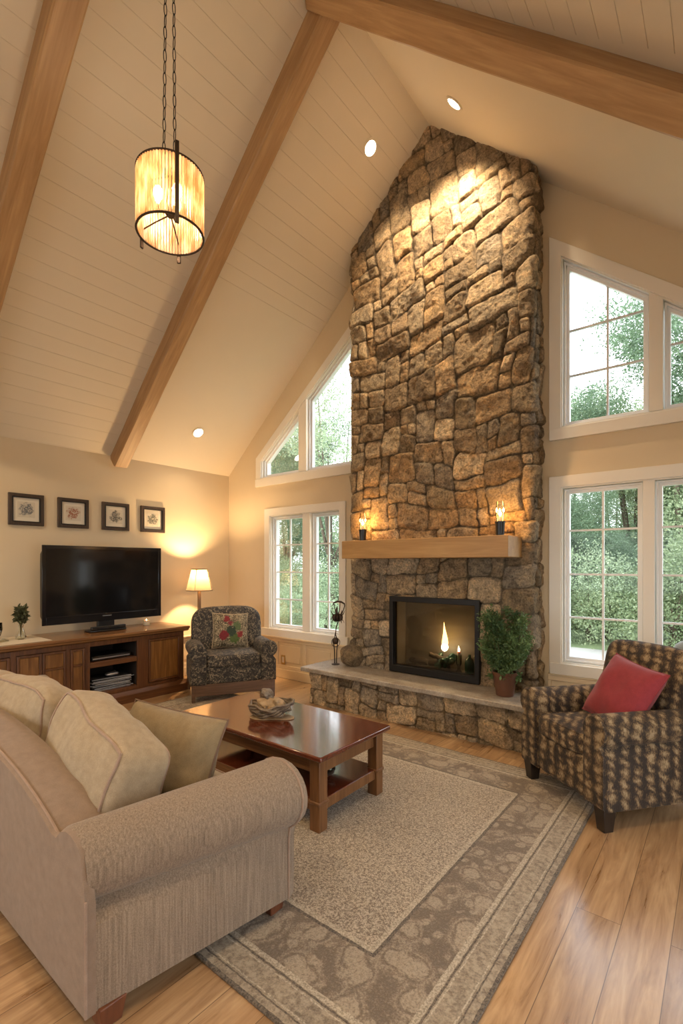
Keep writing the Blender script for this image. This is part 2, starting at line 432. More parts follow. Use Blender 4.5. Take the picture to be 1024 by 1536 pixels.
def NB(): return bmesh.new()
def box(bm, x0, x1, y0, y1, z0, z1, mat=None):
    vs = [bm.verts.new(p) for p in ((x0,y0,z0),(x1,y0,z0),(x1,y1,z0),(x0,y1,z0),(x0,y0,z1),(x1,y0,z1),(x1,y1,z1),(x0,y1,z1))]
    if mat is not None:
        for v in vs: v.co = mat @ v.co
    for f in ((0,3,2,1),(4,5,6,7),(0,1,5,4),(1,2,6,5),(2,3,7,6),(3,0,4,7)): bm.faces.new([vs[i] for i in f])
    return bm
def B(*a): return box(NB(), *a)
def hexa(bm, p):
    """8 points, bottom loop then top loop"""
    vs = [bm.verts.new(q) for q in p]
    for f in ((0,3,2,1),(4,5,6,7),(0,1,5,4),(1,2,6,5),(2,3,7,6),(3,0,4,7)): bm.faces.new([vs[i] for i in f])
    return bm
def prism(bm, pts, axis, a, b):
    """extrude a polygon of 2-D points along an axis from a to b; pts are (x,z) for axis y, (y,z) for axis x, (x,y) for axis z"""
    def m(p, t):
        return (p[0], t, p[1]) if axis == 'y' else ((t, p[0], p[1]) if axis == 'x' else (p[0], p[1], t))
    v0 = [bm.verts.new(m(p, a)) for p in pts]; v1 = [bm.verts.new(m(p, b)) for p in pts]
    n = len(pts)
    bm.faces.new(v0); bm.faces.new(v1[::-1])
    for i in range(n): bm.faces.new((v0[i], v0[(i+1) % n], v1[(i+1) % n], v1[i]))
    return bm
def loft(bm, rings, cap=True, closed=True):
    vs = [[bm.verts.new(p) for p in r] for r in rings]
    n = len(vs[0])
    for a, b in zip(vs[:-1], vs[1:]):
        for i in range(n if closed else n-1):
            j = (i+1) % n
            bm.faces.new((a[i], a[j], b[j], b[i]))
    if cap and closed:
        bm.faces.new(vs[0][::-1]); bm.faces.new(vs[-1])
    return bm
def lathe(bm, prof, n=24, c=(0, 0, 0), cap=True):
    rings = [[(c[0]+r*math.cos(2*PI*i/n), c[1]+r*math.sin(2*PI*i/n), c[2]+z) for i in range(n)] for r, z in prof]
    return loft(bm, rings, cap)
def tube(bm, pts, r, n=8, closed=False):
    pts = [Vector(p) for p in pts]
    rr = r if hasattr(r, '__len__') else [r]*len(pts)
    rings = []; up = None
    N = len(pts)
    for i, p in enumerate(pts):
        if closed: t = (pts[(i+1) % N]-pts[i-1])
        else: t = pts[min(i+1, N-1)]-pts[max(i-1, 0)]
        if t.length < 1e-9: t = Vector((0, 0, 1))
        t.normalize()
        if up is None:
            up = Vector((0, 0, 1)) if abs(t.z) < .9 else Vector((1, 0, 0))
        a = t.cross(up); 
        if a.length < 1e-6: a = t.cross(Vector((1, 0, 0)))
        a.normalize(); b = a.cross(t).normalized(); up = b
        rings.append([p+a*rr[i]*math.cos(2*PI*k/n)+b*rr[i]*math.sin(2*PI*k/n) for k in range(n)])
    if closed:
        rings.append(rings[0]); 
        vs = [[bm.verts.new(q) for q in rg] for rg in rings[:-1]]; vs.append(vs[0])
        for A, C in zip(vs[:-1], vs[1:]):
            for i in range(n): bm.faces.new((A[i], A[(i+1) % n], C[(i+1) % n], C[i]))
        return bm
    return loft(bm, rings)
def sq(c, s, n):
    """cube point -> rounded box point"""
    k = (abs(c[0])**n+abs(c[1])**n+abs(c[2])**n)**(1/n)
    return Vector((c[0]/k*s[0], c[1]/k*s[1], c[2]/k*s[2]))
def rbox(size, n=6, puff=(0, 0, 0), seg=14, wr=0, seed=0, fn=None):
    """soft rounded box, half sizes = size; puff bulges each axis"""
    bm = NB()
    bmesh.ops.create_cube(bm, size=2)
    bmesh.ops.subdivide_edges(bm, edges=bm.edges[:], cuts=seg, use_grid_fill=True)
    off = Vector((seed*7.3, seed*3.1, 0))
    for v in bm.verts:
        c = v.co.copy()
        p = sq(c, size, n)
        u = [min(1, abs(p[i]/size[i])) for i in range(3)]
        for ax in range(3):
            if puff[ax]:
                o = [q for q in range(3) if q != ax]
                p[ax] *= 1+puff[ax]*(1-u[o[0]]**2)*(1-u[o[1]]**2)
        if wr:
            p += Vector((mn.noise(p*6+off), mn.noise(p*6+off+Vector((9, 0, 0))), mn.noise(p*6+off+Vector((0, 9, 0)))))*wr
        if fn: p = fn(p)
        v.co = p
    return bm
def rbox_pipe(size, n, ax, sgn, r, puff=(0, 0, 0), wr=0, seed=0, fn=None, steps=18):
    """piping along the edge loop of one face of an rbox"""
    o = [q for q in range(3) if q != ax]
    loop = []
    for side in range(4):
        for i in range(steps):
            t = -1+2*i/steps
            a, b = [(t, -1), (1, t), (-t, 1), (-1, -t)][side]
            c = Vector((0, 0, 0)); c[ax] = sgn; c[o[0]] = a; c[o[1]] = b
            loop.append(c)
    off = Vector((seed*7.3, seed*3.1, 0)); pts = []
    for c in loop:
        p = sq(c, size, n)
        u = [min(1, abs(p[i]/size[i])) for i in range(3)]
        for q in range(3):
            if puff[q]:
                oo = [k for k in range(3) if k != q]
                p[q] *= 1+puff[q]*(1-u[oo[0]]**2)*(1-u[oo[1]]**2)
        if wr:
            p += Vector((mn.noise(p*6+off), mn.noise(p*6+off+Vector((9, 0, 0))), mn.noise(p*6+off+Vector((0, 9, 0)))))*wr
        if fn: p = fn(p)
        pts.append(p*1.006)
    return tube(NB(), pts, r, 6, closed=True)
def pillow(w, h, t, n=26, wr=.006, seed=0, pinch=.07):
    """knife-edge throw pillow in the local XZ plane, facing -Y; returns bm and its edge path"""
    bm = NB(); rows = {}
    off = Vector((seed*5.7, seed*2.3, 1))
    def pos(i, j, s):
        u = -1+2*i/n; v = -1+2*j/n
        e = max(0, (1-abs(u)**2.6))*max(0, (1-abs(v)**2.6))
        th = t/2*e**.42
        x = u*w/2*(1-pinch*(1-v*v)); z = v*h/2*(1-pinch*(1-u*u))
        q = Vector((x*5, s*2, z*5))+off
        th += wr*mn.noise(q*1.7)*2*min(1, e*3)
        return Vector((x, s*th, z))
    for s in (-1, 1):
        for i in range(n+1):
            for j in range(n+1):
                edge = i in (0, n) or j in (0, n)
                if edge and (1, i, j) in rows or edge and (-1, i, j) in rows:
                    rows[(s, i, j)] = rows[(-s, i, j)]; continue
                rows[(s, i, j)] = bm.verts.new(pos(i, j, s))
        for i in range(n):
            for j in range(n):
                bm.faces.new((rows[(s, i, j)], rows[(s, i+1, j)], rows[(s, i+1, j+1)], rows[(s, i, j+1)]))
    path = [pos(i, 0, 1) for i in range(n)]+[pos(n, j, 1) for j in range(n)]+[pos(n-i, n, 1) for i in range(n)]+[pos(0, n-j, 1) for j in range(n)]
    for p in path: p.y = 0
    return bm, path

# ------------------------------------------------------------------ room dimensions
XL, XR, YB, YF = -5.74, 1.14, 4.55, -2.6
RX, RZ, SL = -2.30, 5.85, .887
def roof(x): return RZ-SL*abs(x-RX)
EZ = roof(XL)
CF = 4.30                      # chimney face

# floor
struct(obj('floor', B(XL-.2, XR+.2, YF, YB+.2, -.12, 0), 'floor'))

# ceiling: two slopes of grooved boards running front to back, right bay by the gable plain
def ceiling():
    bm = NB(); pitch = .148; th = .10
    nx = math.cos(math.atan(SL)); nz = math.sin(math.atan(SL))
    def slope(sgn, y0, y1, groove):
        L = (XR-RX)/nx+.05
        prof = [(0, 0)]
        if groove:
            s = pitch
            while s < min(L-.05, groove):
                prof += [(s-.003, 0), (s-.001, .004), (s+.001, .004), (s+.003, 0)]; s += pitch
        prof.append((L, 0))
        pts = [(RX+sgn*(s*nx), RZ-s*nz+d) for s, d in prof]
        top = [(RX+sgn*L*nx, RZ-L*nz+.18), (RX, RZ+.18)]
        prism(bm, pts+top, 'y', y0, y1)
    slope(-1, YF, 2.86, 99)
    slope(-1, 2.86, YB+.2, 2.3)
    slope(1, YF, 2.85, 99)
    slope(1, 2.85, YB+.2, False)
    return struct(obj('ceiling', bm, 'ceiling', smooth=False))
ceiling()

# walls
struct(obj('wall_left', B(XL-.18, XL, YF, YB+.2, 0, EZ+.05), 'wall'))
bm = NB()
for a in ((YF, .75, 0, EZ+.05), (2.75, YB+.2, 0, EZ+.05), (.75, 2.75, 2.15, EZ+.05)): box(bm, XR, XR+.18, *a)
struct(obj('wall_right', bm, 'wall', smooth=False))
bm = NB()
for y0, y1 in ((.75, .83), (1.71, 1.79), (2.67, 2.75)): box(bm, XR+.04, XR+.10, y0, y1, .0, 2.15)
for z0, z1 in ((0, .12), (2.06, 2.15)):
    for y0, y1 in ((.83, 1.71), (1.79, 2.67)): box(bm, XR+.04, XR+.10, y0, y1, z0, z1)
dr = struct(obj('added_door_1', bm, 'trim', bevel=.003))  # unseen glazed door and its wall opening, added to let side daylight in
obj('glass_pane', B(XR+.066, XR+.072, .83, 2.67, .12, 2.06), 'pane', dr, smooth=False)

def poly_wall(name, outer, holes, y0, y1, mat):
    bm = NB()
    def ring(pts):
        vs = [bm.verts.new((p[0], y0, p[1])) for p in pts]
        return [bm.edges.new((vs[i], vs[(i+1) % len(vs)])) for i in range(len(vs))]
    es = []
    for r_ in [outer]+holes: es += ring(r_)
    bmesh.ops.triangle_fill(bm, edges=es, use_beauty=True)
    fs = bm.faces[:]
    ret = bmesh.ops.extrude_face_region(bm, geom=fs)
    for v in [q for q in ret['geom'] if isinstance(q, bmesh.types.BMVert)]: v.co.y = y1
    return struct(obj(name, bm, mat, smooth=False))

TS = .82
def top_r(x): return 4.225-TS*(x+1.145)
def top_l(x): return 4.225+TS*(x+3.455)
RL = [(-1.145, .63), (.17, .63), (.17, 2.185), (-1.145, 2.185)]
LL = [(-4.86, .64), (-3.64, .64), (-3.64, 2.165), (-4.86, 2.165)]
RU = [(-1.145, 2.705), (.43, 2.705), (.43, top_r(.43)), (-1.145, top_r(-1.145))]
LU = [(-5.033, 2.685), (-3.455, 2.685), (-3.455, top_l(-3.455)), (-5.033, top_l(-5.033))]
poly_wall('wall_back', [(XL-.02, 0), (XR+.02, 0), (XR+.02, roof(XR)+.06), (RX, RZ+.06), (XL-.02, roof(XL)+.06)], [RL, LL, RU, LU], YB, YB+.17, 'wall')
# rear wall behind the camera, with a wide unseen opening added to let daylight in
poly_wall('wall_front', [(XL-.02, 0), (XR+.02, 0), (XR+.02, roof(XR)+.06), (RX, RZ+.06), (XL-.02, roof(XL)+.06)],
          [[(-4.6, .9), (-.4, .9), (-.4, 2.2), (-4.6, 2.2)]], YF-.17, YF, 'wall')

def offset_poly(pts, d):
    """offset a convex polygon outward by d"""
    c = Vector((sum(p[0] for p in pts)/len(pts), sum(p[1] for p in pts)/len(pts)))
    n = len(pts); lines = []
    for i in range(n):
        a, b = Vector(pts[i]), Vector(pts[(i+1) % n]); t = (b-a).normalized(); nr = Vector((t.y, -t.x))
        if (a-c).dot(nr) < 0: nr = -nr
        lines.append((a+nr*d, t))
    out = []
    for i in range(n):
        p, t = lines[i-1]; q, s = lines[i]
        k = ((q-p).x*s.y-(q-p).y*s.x)/(t.x*s.y-t.y*s.x)
        r_ = p+t*k; out.append((r_.x, r_.y))
    return out
def ringprism(bm, outer, inner, y0, y1):
    n = len(outer)
    A = [[bm.verts.new((p[0], y, p[1])) for p in L] for L in (outer, inner) for y in (y0, y1)]
    o0, o1, i0, i1 = A
    for i in range(n):
        j = (i+1) % n
        bm.faces.new((o0[i], o0[j], i0[j], i0[i])); bm.faces.new((o1[j], o1[i], i1[i], i1[j]))
        bm.faces.new((o0[j], o0[i], o1[i], o1[j])); bm.faces.new((i0[i], i0[j], i1[j], i1[i]))
    return bm

def window(idx, opening, lights, muntins, mats, casing=.095, bottom_casing=.105):
    """opening polygon; lights = list of light polygons (each one sash with its glass)"""
    outer = offset_poly(opening, casing)
    root = struct(obj('window_%d' % idx, ringprism(NB(), outer, offset_poly(opening, -.004), YB-.022, YB-.0005), 'trim', bevel=.004))
    # jamb liner inside the wall thickness
    obj('jamb', ringprism(NB(), offset_poly(opening, -.0005), offset_poly(opening, -.014), YB-.004, YB+.165), 'trim', root)
    # mullions between the lights
    xs = sorted(set([round(l[0][0], 4) for l in lights]+[round(l[1][0], 4) for l in lights]))
    ys = YB+.075
    for a, b in zip(lights[:-1], lights[1:]):
        x0, x1 = a[1][0], b[0][0]
        pts = [(x0, a[1][1]), (x1, b[0][1]), (x1, b[-1][1]), (x0, a[2][1])]
        bm = NB(); prism(bm, pts, 'y', YB-.012, YB+.16); obj('mullion', bm, 'trim', root, bevel=.003)
    for li, l in enumerate(lights):
        inner = offset_poly(l, -.045)
        sash = obj('sash', ringprism(NB(), offset_poly(l, -.012), inner, ys-.02, ys+.03), 'sash', root, bevel=.003)
        obj('stop_bead', ringprism(NB(), offset_poly(l, -.006), offset_poly(l, -.022), ys-.045, ys-.02), 'sash', root, bevel=.002)
        bm = NB(); prism(bm, offset_poly(l, -.042), 'y', ys+.002, ys+.008); obj('glass_pane', bm, 'pane', root, smooth=False)
        zb, zt = inner[0][1], max(p[1] for p in inner); x0, x1 = inner[0][0], inner[1][0]
        def top(x):
            a, b = inner[3], inner[2]
            return a[1]+(b[1]-a[1])*(x-a[0])/(b[0]-a[0])
        vx, hz = muntins[li]
        if vx or hz:
            bm = NB()
            for x in vx: box(bm, x-.008, x+.008, ys-.008, ys+.016, zb, top(x)+.004)
            for z in hz:
                xe = x1
                if top(x1) < z:      # the sloped head cuts this bar short
                    xe = x0+(top(x0)-z)/(top(x0)-top(x1))*(x1-x0)
                xs_ = x0
                if top(x0) < z: xs_ = x0+(z-top(x0))/(top(x1)-top(x0))*(x1-x0)
                box(bm, xs_, xe, ys-.0075, ys+.0155, z-.008, z+.008)
            obj('muntins', bm, mats, root)
    return root

def quad(x0, x1, z0, f): return [(x0, z0), (x1, z0), (x1, f(x1)), (x0, f(x0))]
flat = lambda z: (lambda x: z)
HZ = [1.035, 1.415, 1.80]
w1 = window(1, RL, [quad(-1.145+.012, -.525, .642, flat(2.173)), quad(-.445, .158, .642, flat(2.173))],
       [([-.825], HZ), ([-.145], HZ)], 'sash')
w2 = window(2, LL, [quad(-4.848, -4.25, .652, flat(2.153)), quad(-4.12, -3.652, .652, flat(2.153))],
       [([-4.545], [1.035, 1.40, 1.765]), ([-3.88], [1.035, 1.40, 1.765])], 'sash')
w3 = window(3, RU, [quad(-1.133, -.485, 2.717, lambda x: top_r(x)-.016), quad(-.39, .418, 2.717, lambda x: top_r(x)-.016)],
       [([-.79], [3.17, 3.57]), ([.02], [3.24])], 'muntin')
w4 = window(4, LU, [quad(-5.021, -4.32, 2.697, lambda x: top_l(x)-.016), quad(-4.185, -3.467, 2.697, lambda x: top_l(x)-.016)],
       [([], []), ([], [])], 'sash')
# projecting apron board under the upper windows
obj('sill', B(-1.235, .53, YB-.032, YB-.001, 2.60, 2.70), 'trim', w3, bevel=.004)
obj('sill', B(-5.13, -3.36, YB-.032, YB-.001, 2.575, 2.68), 'trim', w4, bevel=.004)
obj('sill', B(-5.0, -3.5, YB-.040, YB-.001, .535, .640), 'trim', w2, bevel=.004)
obj('sill', B(-1.23, .27, YB-.034, YB-.001, .535, .632), 'trim', w1, bevel=.004)

# wainscot, chair rail and baseboards
def panelled(name, axis, a, b, fixed, sgn, z0, z1, n):
    """raised panel moulding frames on a wall; axis x runs along the back wall, y along the left wall"""
    bm = NB(); w = (b-a)/n
    def bx(p0, p1, q0, q1, d0, d1):
        if axis == 'x': box(bm, p0, p1, *sorted((fixed+sgn*d0, fixed+sgn*d1)), q0, q1)
        else: box(bm, *sorted((fixed+sgn*d0, fixed+sgn*d1)), p0, p1, q0, q1)
    bx(a, b, z0, z1, 0, .008)
    bx(a, b, z1-.045, z1, .008, .020); bx(a, b, z0, z0+.05, .008, .020)
    for i in range(n+1):
        bx(max(a, a+i*w-.03), min(b, a+i*w+.03), z0+.05, z1-.045, .008, .020)
    for i in range(n):
        p0, p1 = a+i*w+.075, a+(i+1)*w-.075
        bx(p0, p1, z0+.095, z1-.09, .008, .016)
    return struct(obj(name, bm, 'wains', bevel=.004))
panelled('trim_1', 'x', XL, -3.20, YB, -1, .12, .52, 5)
panelled('trim_2', 'x', -1.25, XR, YB, -1, .12, .52, 5)
panelled('trim_3', 'y', 3.40, YB-.01, XL, 1, .12, .52, 2)
struct(obj('trim_4', B(XL, -3.2, YB-.045, YB, .52, .545), 'wains', bevel=.006))
struct(obj('trim_5', B(XL, XL+.045, 3.40, YB-.045, .52, .545), 'wains', bevel=.006))
struct(obj('trim_6', B(-1.25, XR, YB-.030, YB, .52, .534), 'wains', bevel=.004))
def baseboard(name, *a):
    return struct(obj(name, B(*a), 'wains', bevel=.006))
baseboard('baseboard_back', XL, XR, YB-.026, YB, 0, .12)
baseboard('baseboard_left', XL, XL+.026, YF, YB-.026, 0, .12)
baseboard('baseboard_right', XR-.026, XR, YF, .75, 0, .12)

# ------------------------------------------------------------------ beams
def beam(x0, x1, y0, y1, label, w=.165, dv=.215, seed=0, end=True):
    """rafter beam under a slope; its length is local X"""
    z0, z1 = roof(x0), roof(x1)
    L = math.sqrt((x1-x0)**2+(y1-y0)**2+(z1-z0)**2)
    dep = dv*math.cos(math.atan(SL))
    a = Vector((x0, y0, z0)); t = (Vector((x1, y1, z1))-a).normalized()
    up = Vector((SL*(-1 if x1 > x0 else 1), 0, 1)); up = Vector((SL*(1 if x0 < RX else -1)*-1, 0, 1)).normalized()
    up = (up-t*up.dot(t)).normalized(); side = up.cross(t).normalized()
    bm = NB(); n = 26; rings = []
    flip = 1 if side.y > 0 else -1
    for i in range(n+1):
        s = L*i/n
        def q(y, z):
            j = .006*mn.noise(Vector((s*1.3+seed, y*3, z*3)))
            return (s, flip*(y+j), z+(j if z < -.05 else 0))
        b = .012
        rings.append([q(0, .03), q(0, -dep+b), q(b, -dep), q(w-b, -dep), q(w, -dep+b), q(w, .03)])
    loft(bm, rings)
    o = obj('ceiling_beam', bm, 'beam', angle=30)
    mtx = Matrix((t, side, up)).transposed().to_4x4(); mtx.translation = a; o.matrix_world = mtx
    return tag(o, label, 'beam', None)
beam(XL-.02, RX+.02, 2.80, 2.70, 'long light brown beam up the left ceiling slope, ending above the framed pictures')
beam(RX-.02, XR, 2.66, 3.14, 'light brown beam crossing the top right ceiling above the chimney', seed=5)
beam(XL-.02, RX+.02, 1.19, 1.19, 'light brown ceiling beam at the far left edge, left of the pendant', seed=9, w=.17)

# ------------------------------------------------------------------ stone work
def vnoise(u, v, seed):
    """smooth value noise on arrays"""
    rs = np.random.RandomState(seed); T = rs.rand(64, 64)
    iu = np.floor(u).astype(int); iv = np.floor(v).astype(int); fu = u-iu; fv = v-iv
    fu = fu*fu*(3-2*fu); fv = fv*fv*(3-2*fv)
    a = T[iu % 64, iv % 64]; b = T[(iu+1) % 64, iv % 64]; c = T[iu % 64, (iv+1) % 64]; d = T[(iu+1) % 64, (iv+1) % 64]
    return (a*(1-fu)+b*fu)*(1-fv)+(c*(1-fu)+d*fu)*fv-.5
def fbm(u, v, seed, oct=4):
    r_ = 0; a = 1
    for k in range(oct):
        r_ = r_+a*vnoise(u*2**k+k*3.7, v*2**k+k*1.3, seed+k); a *= .5
    return r_
def masonry(nu, nv, sizes, seed):
    """fill a grid of cells with stones; returns id grid and rects"""
    rg = random.Random(seed); gid = -np.ones((nu, nv), int); rects = []
    for j in range(nv):
        for i in range(nu):
            if gid[i, j] >= 0: continue
            for _ in range(12):
                w, h = rg.choice(sizes)
                if i+w <= nu and j+h <= nv and (gid[i:i+w, j:j+h] < 0).all(): break
            else: w, h = 1, 1
            gid[i:i+w, j:j+h] = len(rects); rects.append((i, j, i+w, j+h))
    return gid, np.array(rects, float)
PAL = [tuple(1.42*q for q in c) for c in [(.235, .175, .115), (.29, .22, .145), (.345, .27, .185), (.195, .15, .10), (.27, .22, .16), (.33, .235, .14), (.39, .31, .215), (.225, .19, .15)]]
def stones(U, V, du, cell, sizes, seed, relief, tilt=0.0, joint=.013, edge=.05):
    """height field and colours of a random stone wall over [0,U]x[0,V]"""
    nu = int(round(U/du))+1; nv = int(round(V/du))+1
    uu, vv = np.meshgrid(np.linspace(0, U, nu), np.linspace(0, V, nv), indexing='ij')
    k = np.clip((vv-2.6)/1.2, 0, 1)*tilt
    wv = vv-k*(uu-U/2)*.8+.22*vnoise(uu*1.2, vv*1.0, seed+1)+.045*fbm(uu*4.5, vv*4.5, seed+2, 2)
    wu = uu+k*.25*(vv-3.8)+.12*vnoise(uu*1.5+9, vv*1.5, seed+3)+.05*fbm(uu*5+3, vv*5, seed+4, 2)
    ox, oy = 1.2, 1.2
    CU = int((U+2.4)/cell)+2; CV = int((V+2.4)/cell)+2
    gid, rects = masonry(CU, CV, sizes, seed)
    ci = np.clip(((wu+ox)/cell), 0, CU-1e-3); cj = np.clip(((wv+oy)/cell), 0, CV-1e-3)
    ids = gid[ci.astype(int), cj.astype(int)]
    r_ = rects[ids]*cell; x = ci*cell; y = cj*cell
    cx = (r_[..., 0]+r_[..., 2])/2; cy = (r_[..., 1]+r_[..., 3])/2
    hx = (r_[..., 2]-r_[..., 0])/2; hy = (r_[..., 3]-r_[..., 1])/2
    rad = np.minimum(np.minimum(hx, hy)*.42, .05)
    qx = np.abs(x-cx)-hx+rad; qy = np.abs(y-cy)-hy+rad
    d = -(np.hypot(np.maximum(qx, 0), np.maximum(qy, 0))+np.minimum(np.maximum(qx, qy), 0)-rad)
    d = d+.007*fbm(uu*14, vv*14, seed+8, 3)
    rs = np.random.RandomState(seed+5); nS = len(rects)
    hh = rs.uniform(.55, 1.25, nS)[ids]; tx = rs.uniform(-.13, .13, nS)[ids]; ty = rs.uniform(-.15, .15, nS)[ids]
    t = np.clip((d-joint*.4)/edge, 0, 1); prof = np.sqrt(np.clip(1-(1-t)**2, 0, 1))
    h = -.006+prof*(hh*relief+tx*(x-cx)+ty*(y-cy)+.020*fbm(uu*9+ids*.37, vv*9, seed+20, 4)+.009*fbm(uu*34, vv*34, seed+30, 3))
    pal = np.array(PAL)[rs.randint(0, len(PAL), nS)]*rs.uniform(.82, 1.2, (nS, 1))
    col = pal[ids]
    mort = np.clip((joint*.9-d)/(joint*.5), 0, 1)[..., None]
    col = col*(1-mort)+np.array((.15, .115, .078))*mort
    return uu, vv, h, col, nu, nv
def grid_mesh(name, P, col, keep, parent, mat='stone'):
    nu, nv = P.shape[:2]
    idx = np.arange(nu*nv).reshape(nu, nv)
    f = np.stack([idx[:-1, :-1], idx[1:, :-1], idx[1:, 1:], idx[:-1, 1:]], -1).reshape(-1, 4)
    f = f[keep[:-1, :-1].reshape(-1) & keep[1:, 1:].reshape(-1)]
    used = np.unique(f); remap = -np.ones(nu*nv, int); remap[used] = np.arange(len(used))
    f = remap[f]; P = P.reshape(-1, 3)[used]; col = col.reshape(-1, 3)[used]
    me = bpy.data.meshes.new(name)
    me.from_pydata(P.tolist(), [], f.tolist())
    a = me.color_attributes.new('stone', 'FLOAT_COLOR', 'POINT')
    a.data.foreach_set('color', np.concatenate([col, np.ones((len(col), 1))], 1).ravel())
    me.polygons.foreach_set('use_smooth', [True]*len(me.polygons)); me.update()
    me.materials.append(M[mat])
    o = bpy.data.objects.new(name, me); COL.objects.link(o)
    if parent: o.parent = parent
    return o
def wrap(uu, h, x0, x1, yf, yb, cr=.05):
    """unroll left side, front and right side of a block around its two front corners"""
    D = yb-yf; W = x1-x0; z = np.zeros_like(uu)
    px = np.where(uu < D, x0, np.where(uu > D+W, x1, x0+uu-D)); py = np.where(uu < D, yb-uu, np.where(uu > D+W, yf+uu-D-W, yf))
    # blend the normals near each corner
    s1 = np.clip((uu-(D-cr))/(2*cr), 0, 1); s2 = np.clip((uu-(D+W-cr))/(2*cr), 0, 1)
    ang = -PI+(s1+s2)*PI/2          # -x, -y, +x
    nx = np.cos(ang); ny = np.sin(ang)
    ny = np.where(np.abs(ny) < 1e-9, 0, ny)
    # round the corner inward a little
    k1 = np.clip(1-np.abs(uu-D)/cr, 0, 1); k2 = np.clip(1-np.abs(uu-D-W)/cr, 0, 1)
    px = px+(k1**2-k2**2)*cr*.30; py = py+(k1**2+k2**2)*cr*.30
    return px+nx*h, py+ny*h
CX0, CX1 = -3.285, -1.315
FX0, FX1, FZ0, FZ1 = -2.745, -1.77, .40, 1.175
chim = empty('stone_chimney', 'tall chimney of rough tan and brown field stones rising to the ceiling peak', 'chimney', (RX, CF, 0))
def chimney():
    D = YB-CF; W = CX1-CX0; U = 2*D+W; V = 5.5
    sizes = [(1, 1), (2, 1), (3, 1), (2, 2), (2, 2), (3, 2), (3, 2), (2, 2), (1, 2), (4, 2), (2, 3), (3, 3), (3, 2)]
    uu, vv, h, col, nu, nv = stones(U, V, .0098, .108, sizes, 43, .030, tilt=.34, joint=.008, edge=.030)
    px, py = wrap(uu, h, CX0, CX1, CF, YB)
    z = vv+.38
    rz = RZ-SL*np.abs(px-RX)+.015
    z = np.minimum(z, rz)
    # flat seat for the insert so that its frame meets the stones
    P = np.stack([px-RX, py-CF, z], -1)
    onfront = (uu > D) & (uu < D+W)
    keep = ~(onfront & (px > FX0+.02) & (px < FX1-.02) & (z > FZ0-.1) & (z < FZ1-.02))
    return grid_mesh('stonework', P, col, keep, chim)
chimney()
# the rounded foot stone at the chimney's left base
bm = rbox((.115, .11, .105), 2.9, wr=.05, seed=3, seg=16)
ft = obj('foot_stone', bm, 'stone', chim, (-3.215-RX, 4.245-CF, .49))
a = ft.data.color_attributes.new('stone', 'FLOAT_COLOR', 'POINT'); a.data.foreach_set('color', [.27, .20, .125, 1]*len(ft.data.vertices))

hearth = empty('hearth', 'raised stone hearth with a pale slab top running below the fireplace', 'hearth', (-2.3, 4.2, 0))
def hearth_build():
    x0, x1, yf, yb, H = -3.56, -.98, 3.90, YB-.03, .345
    D = yb-yf; W = x1-x0; U = 2*D+W
    sizes = [(2, 2), (2, 1), (3, 2), (1, 1), (2, 2), (1, 2), (3, 1), (2, 3)]
    uu, vv, h, col, nu, nv = stones(U, H, .0098, .098, sizes, 77, .024, joint=.008, edge=.028)
    px, py = wrap(uu, h-.012, x0, x1, yf, yb, .04)
    P = np.stack([px+2.3, py-4.2, vv], -1)
    grid_mesh('stonework', P, col*1.05, np.ones((nu, nv), bool), hearth)
    # slab with an uneven chipped front edge
    pts = []
    sx0, sx1, sy = -3.625, -.93, 3.835
    n = 90
    for i in range(n+1):
        t = i/n; pts.append((sx0+(sx1-sx0)*t, sy+.010*mn.noise(Vector((t*22, 1, 0)))+.006*mn.noise(Vector((t*60, 4, 0)))))
    for i in range(1, 20):
        pts.append((sx1+.006*mn.noise(Vector((i*.7, 9, 0))), sy+(YB-.03-sy)*i/20))
    pts += [(sx1, YB-.03), (sx0, YB-.03)]
    for i in range(19, 0, -1):
        pts.append((sx0+.008*mn.noise(Vector((i*.9, 19, 0))), sy+(YB-.03-sy)*i/20))
    bm = NB(); prism(bm, [(p[0]+2.3, p[1]-4.2) for p in pts], 'z', .345, .392)
    obj('slab', bm, 'slab', hearth, bevel=.009, seg=3)
hearth_build()

# mantel
mt = tag(obj('mantel', B(-3.14, -1.40, 3.95, 4.30, 1.562, 1.745), 'mantel', bevel=.006), 'thick honey coloured wooden mantel beam across the stone chimney', 'mantel')

# ------------------------------------------------------------------ fireplace insert
ins = empty('fireplace_insert', 'black framed glass fireplace set into the stone chimney above the hearth', 'fireplace', ((FX0+FX1)/2, CF, FZ0))
def insert():
    x0, x1, z0, z1 = FX0, FX1, FZ0, FZ1
    ox, oy, oz = ins.location
    def q(pts): return [(a-ox, b-oz) for a, b in pts]
    rect = [(x0, z0), (x1, z0), (x1, z1), (x0, z1)]
    inn = [(x0+.045, z0+.07), (x1-.045, z0+.07), (x1-.045, z1-.055), (x0+.045, z1-.055)]
    obj('frame', ringprism(NB(), q(rect), q(inn), -.055, .03), 'blackmetal', ins, bevel=.004)
    bm = NB(); prism(bm, q(inn), 'y', -.004, .002); obj('glass', bm, 'fireglass', ins, smooth=False)
    # open-fronted liner
    bm = NB(); d = .235
    a0, a1, b0, b1 = x0+.03-ox, x1-.03-ox, z0+.05-oz, z1-.03-oz
    box(bm, a0, a1, .01, d, b0-.01, b0); box(bm, a0, a1, .01, d, b1, b1+.01)
    box(bm, a0-.01, a0, .01, d, b0, b1); box(bm, a1, a1+.01, .01, d, b0, b1)
    box(bm, a0, a1, d-.01, d, b0, b1)
    obj('firebox', bm, 'firebox', ins, smooth=False)
insert()

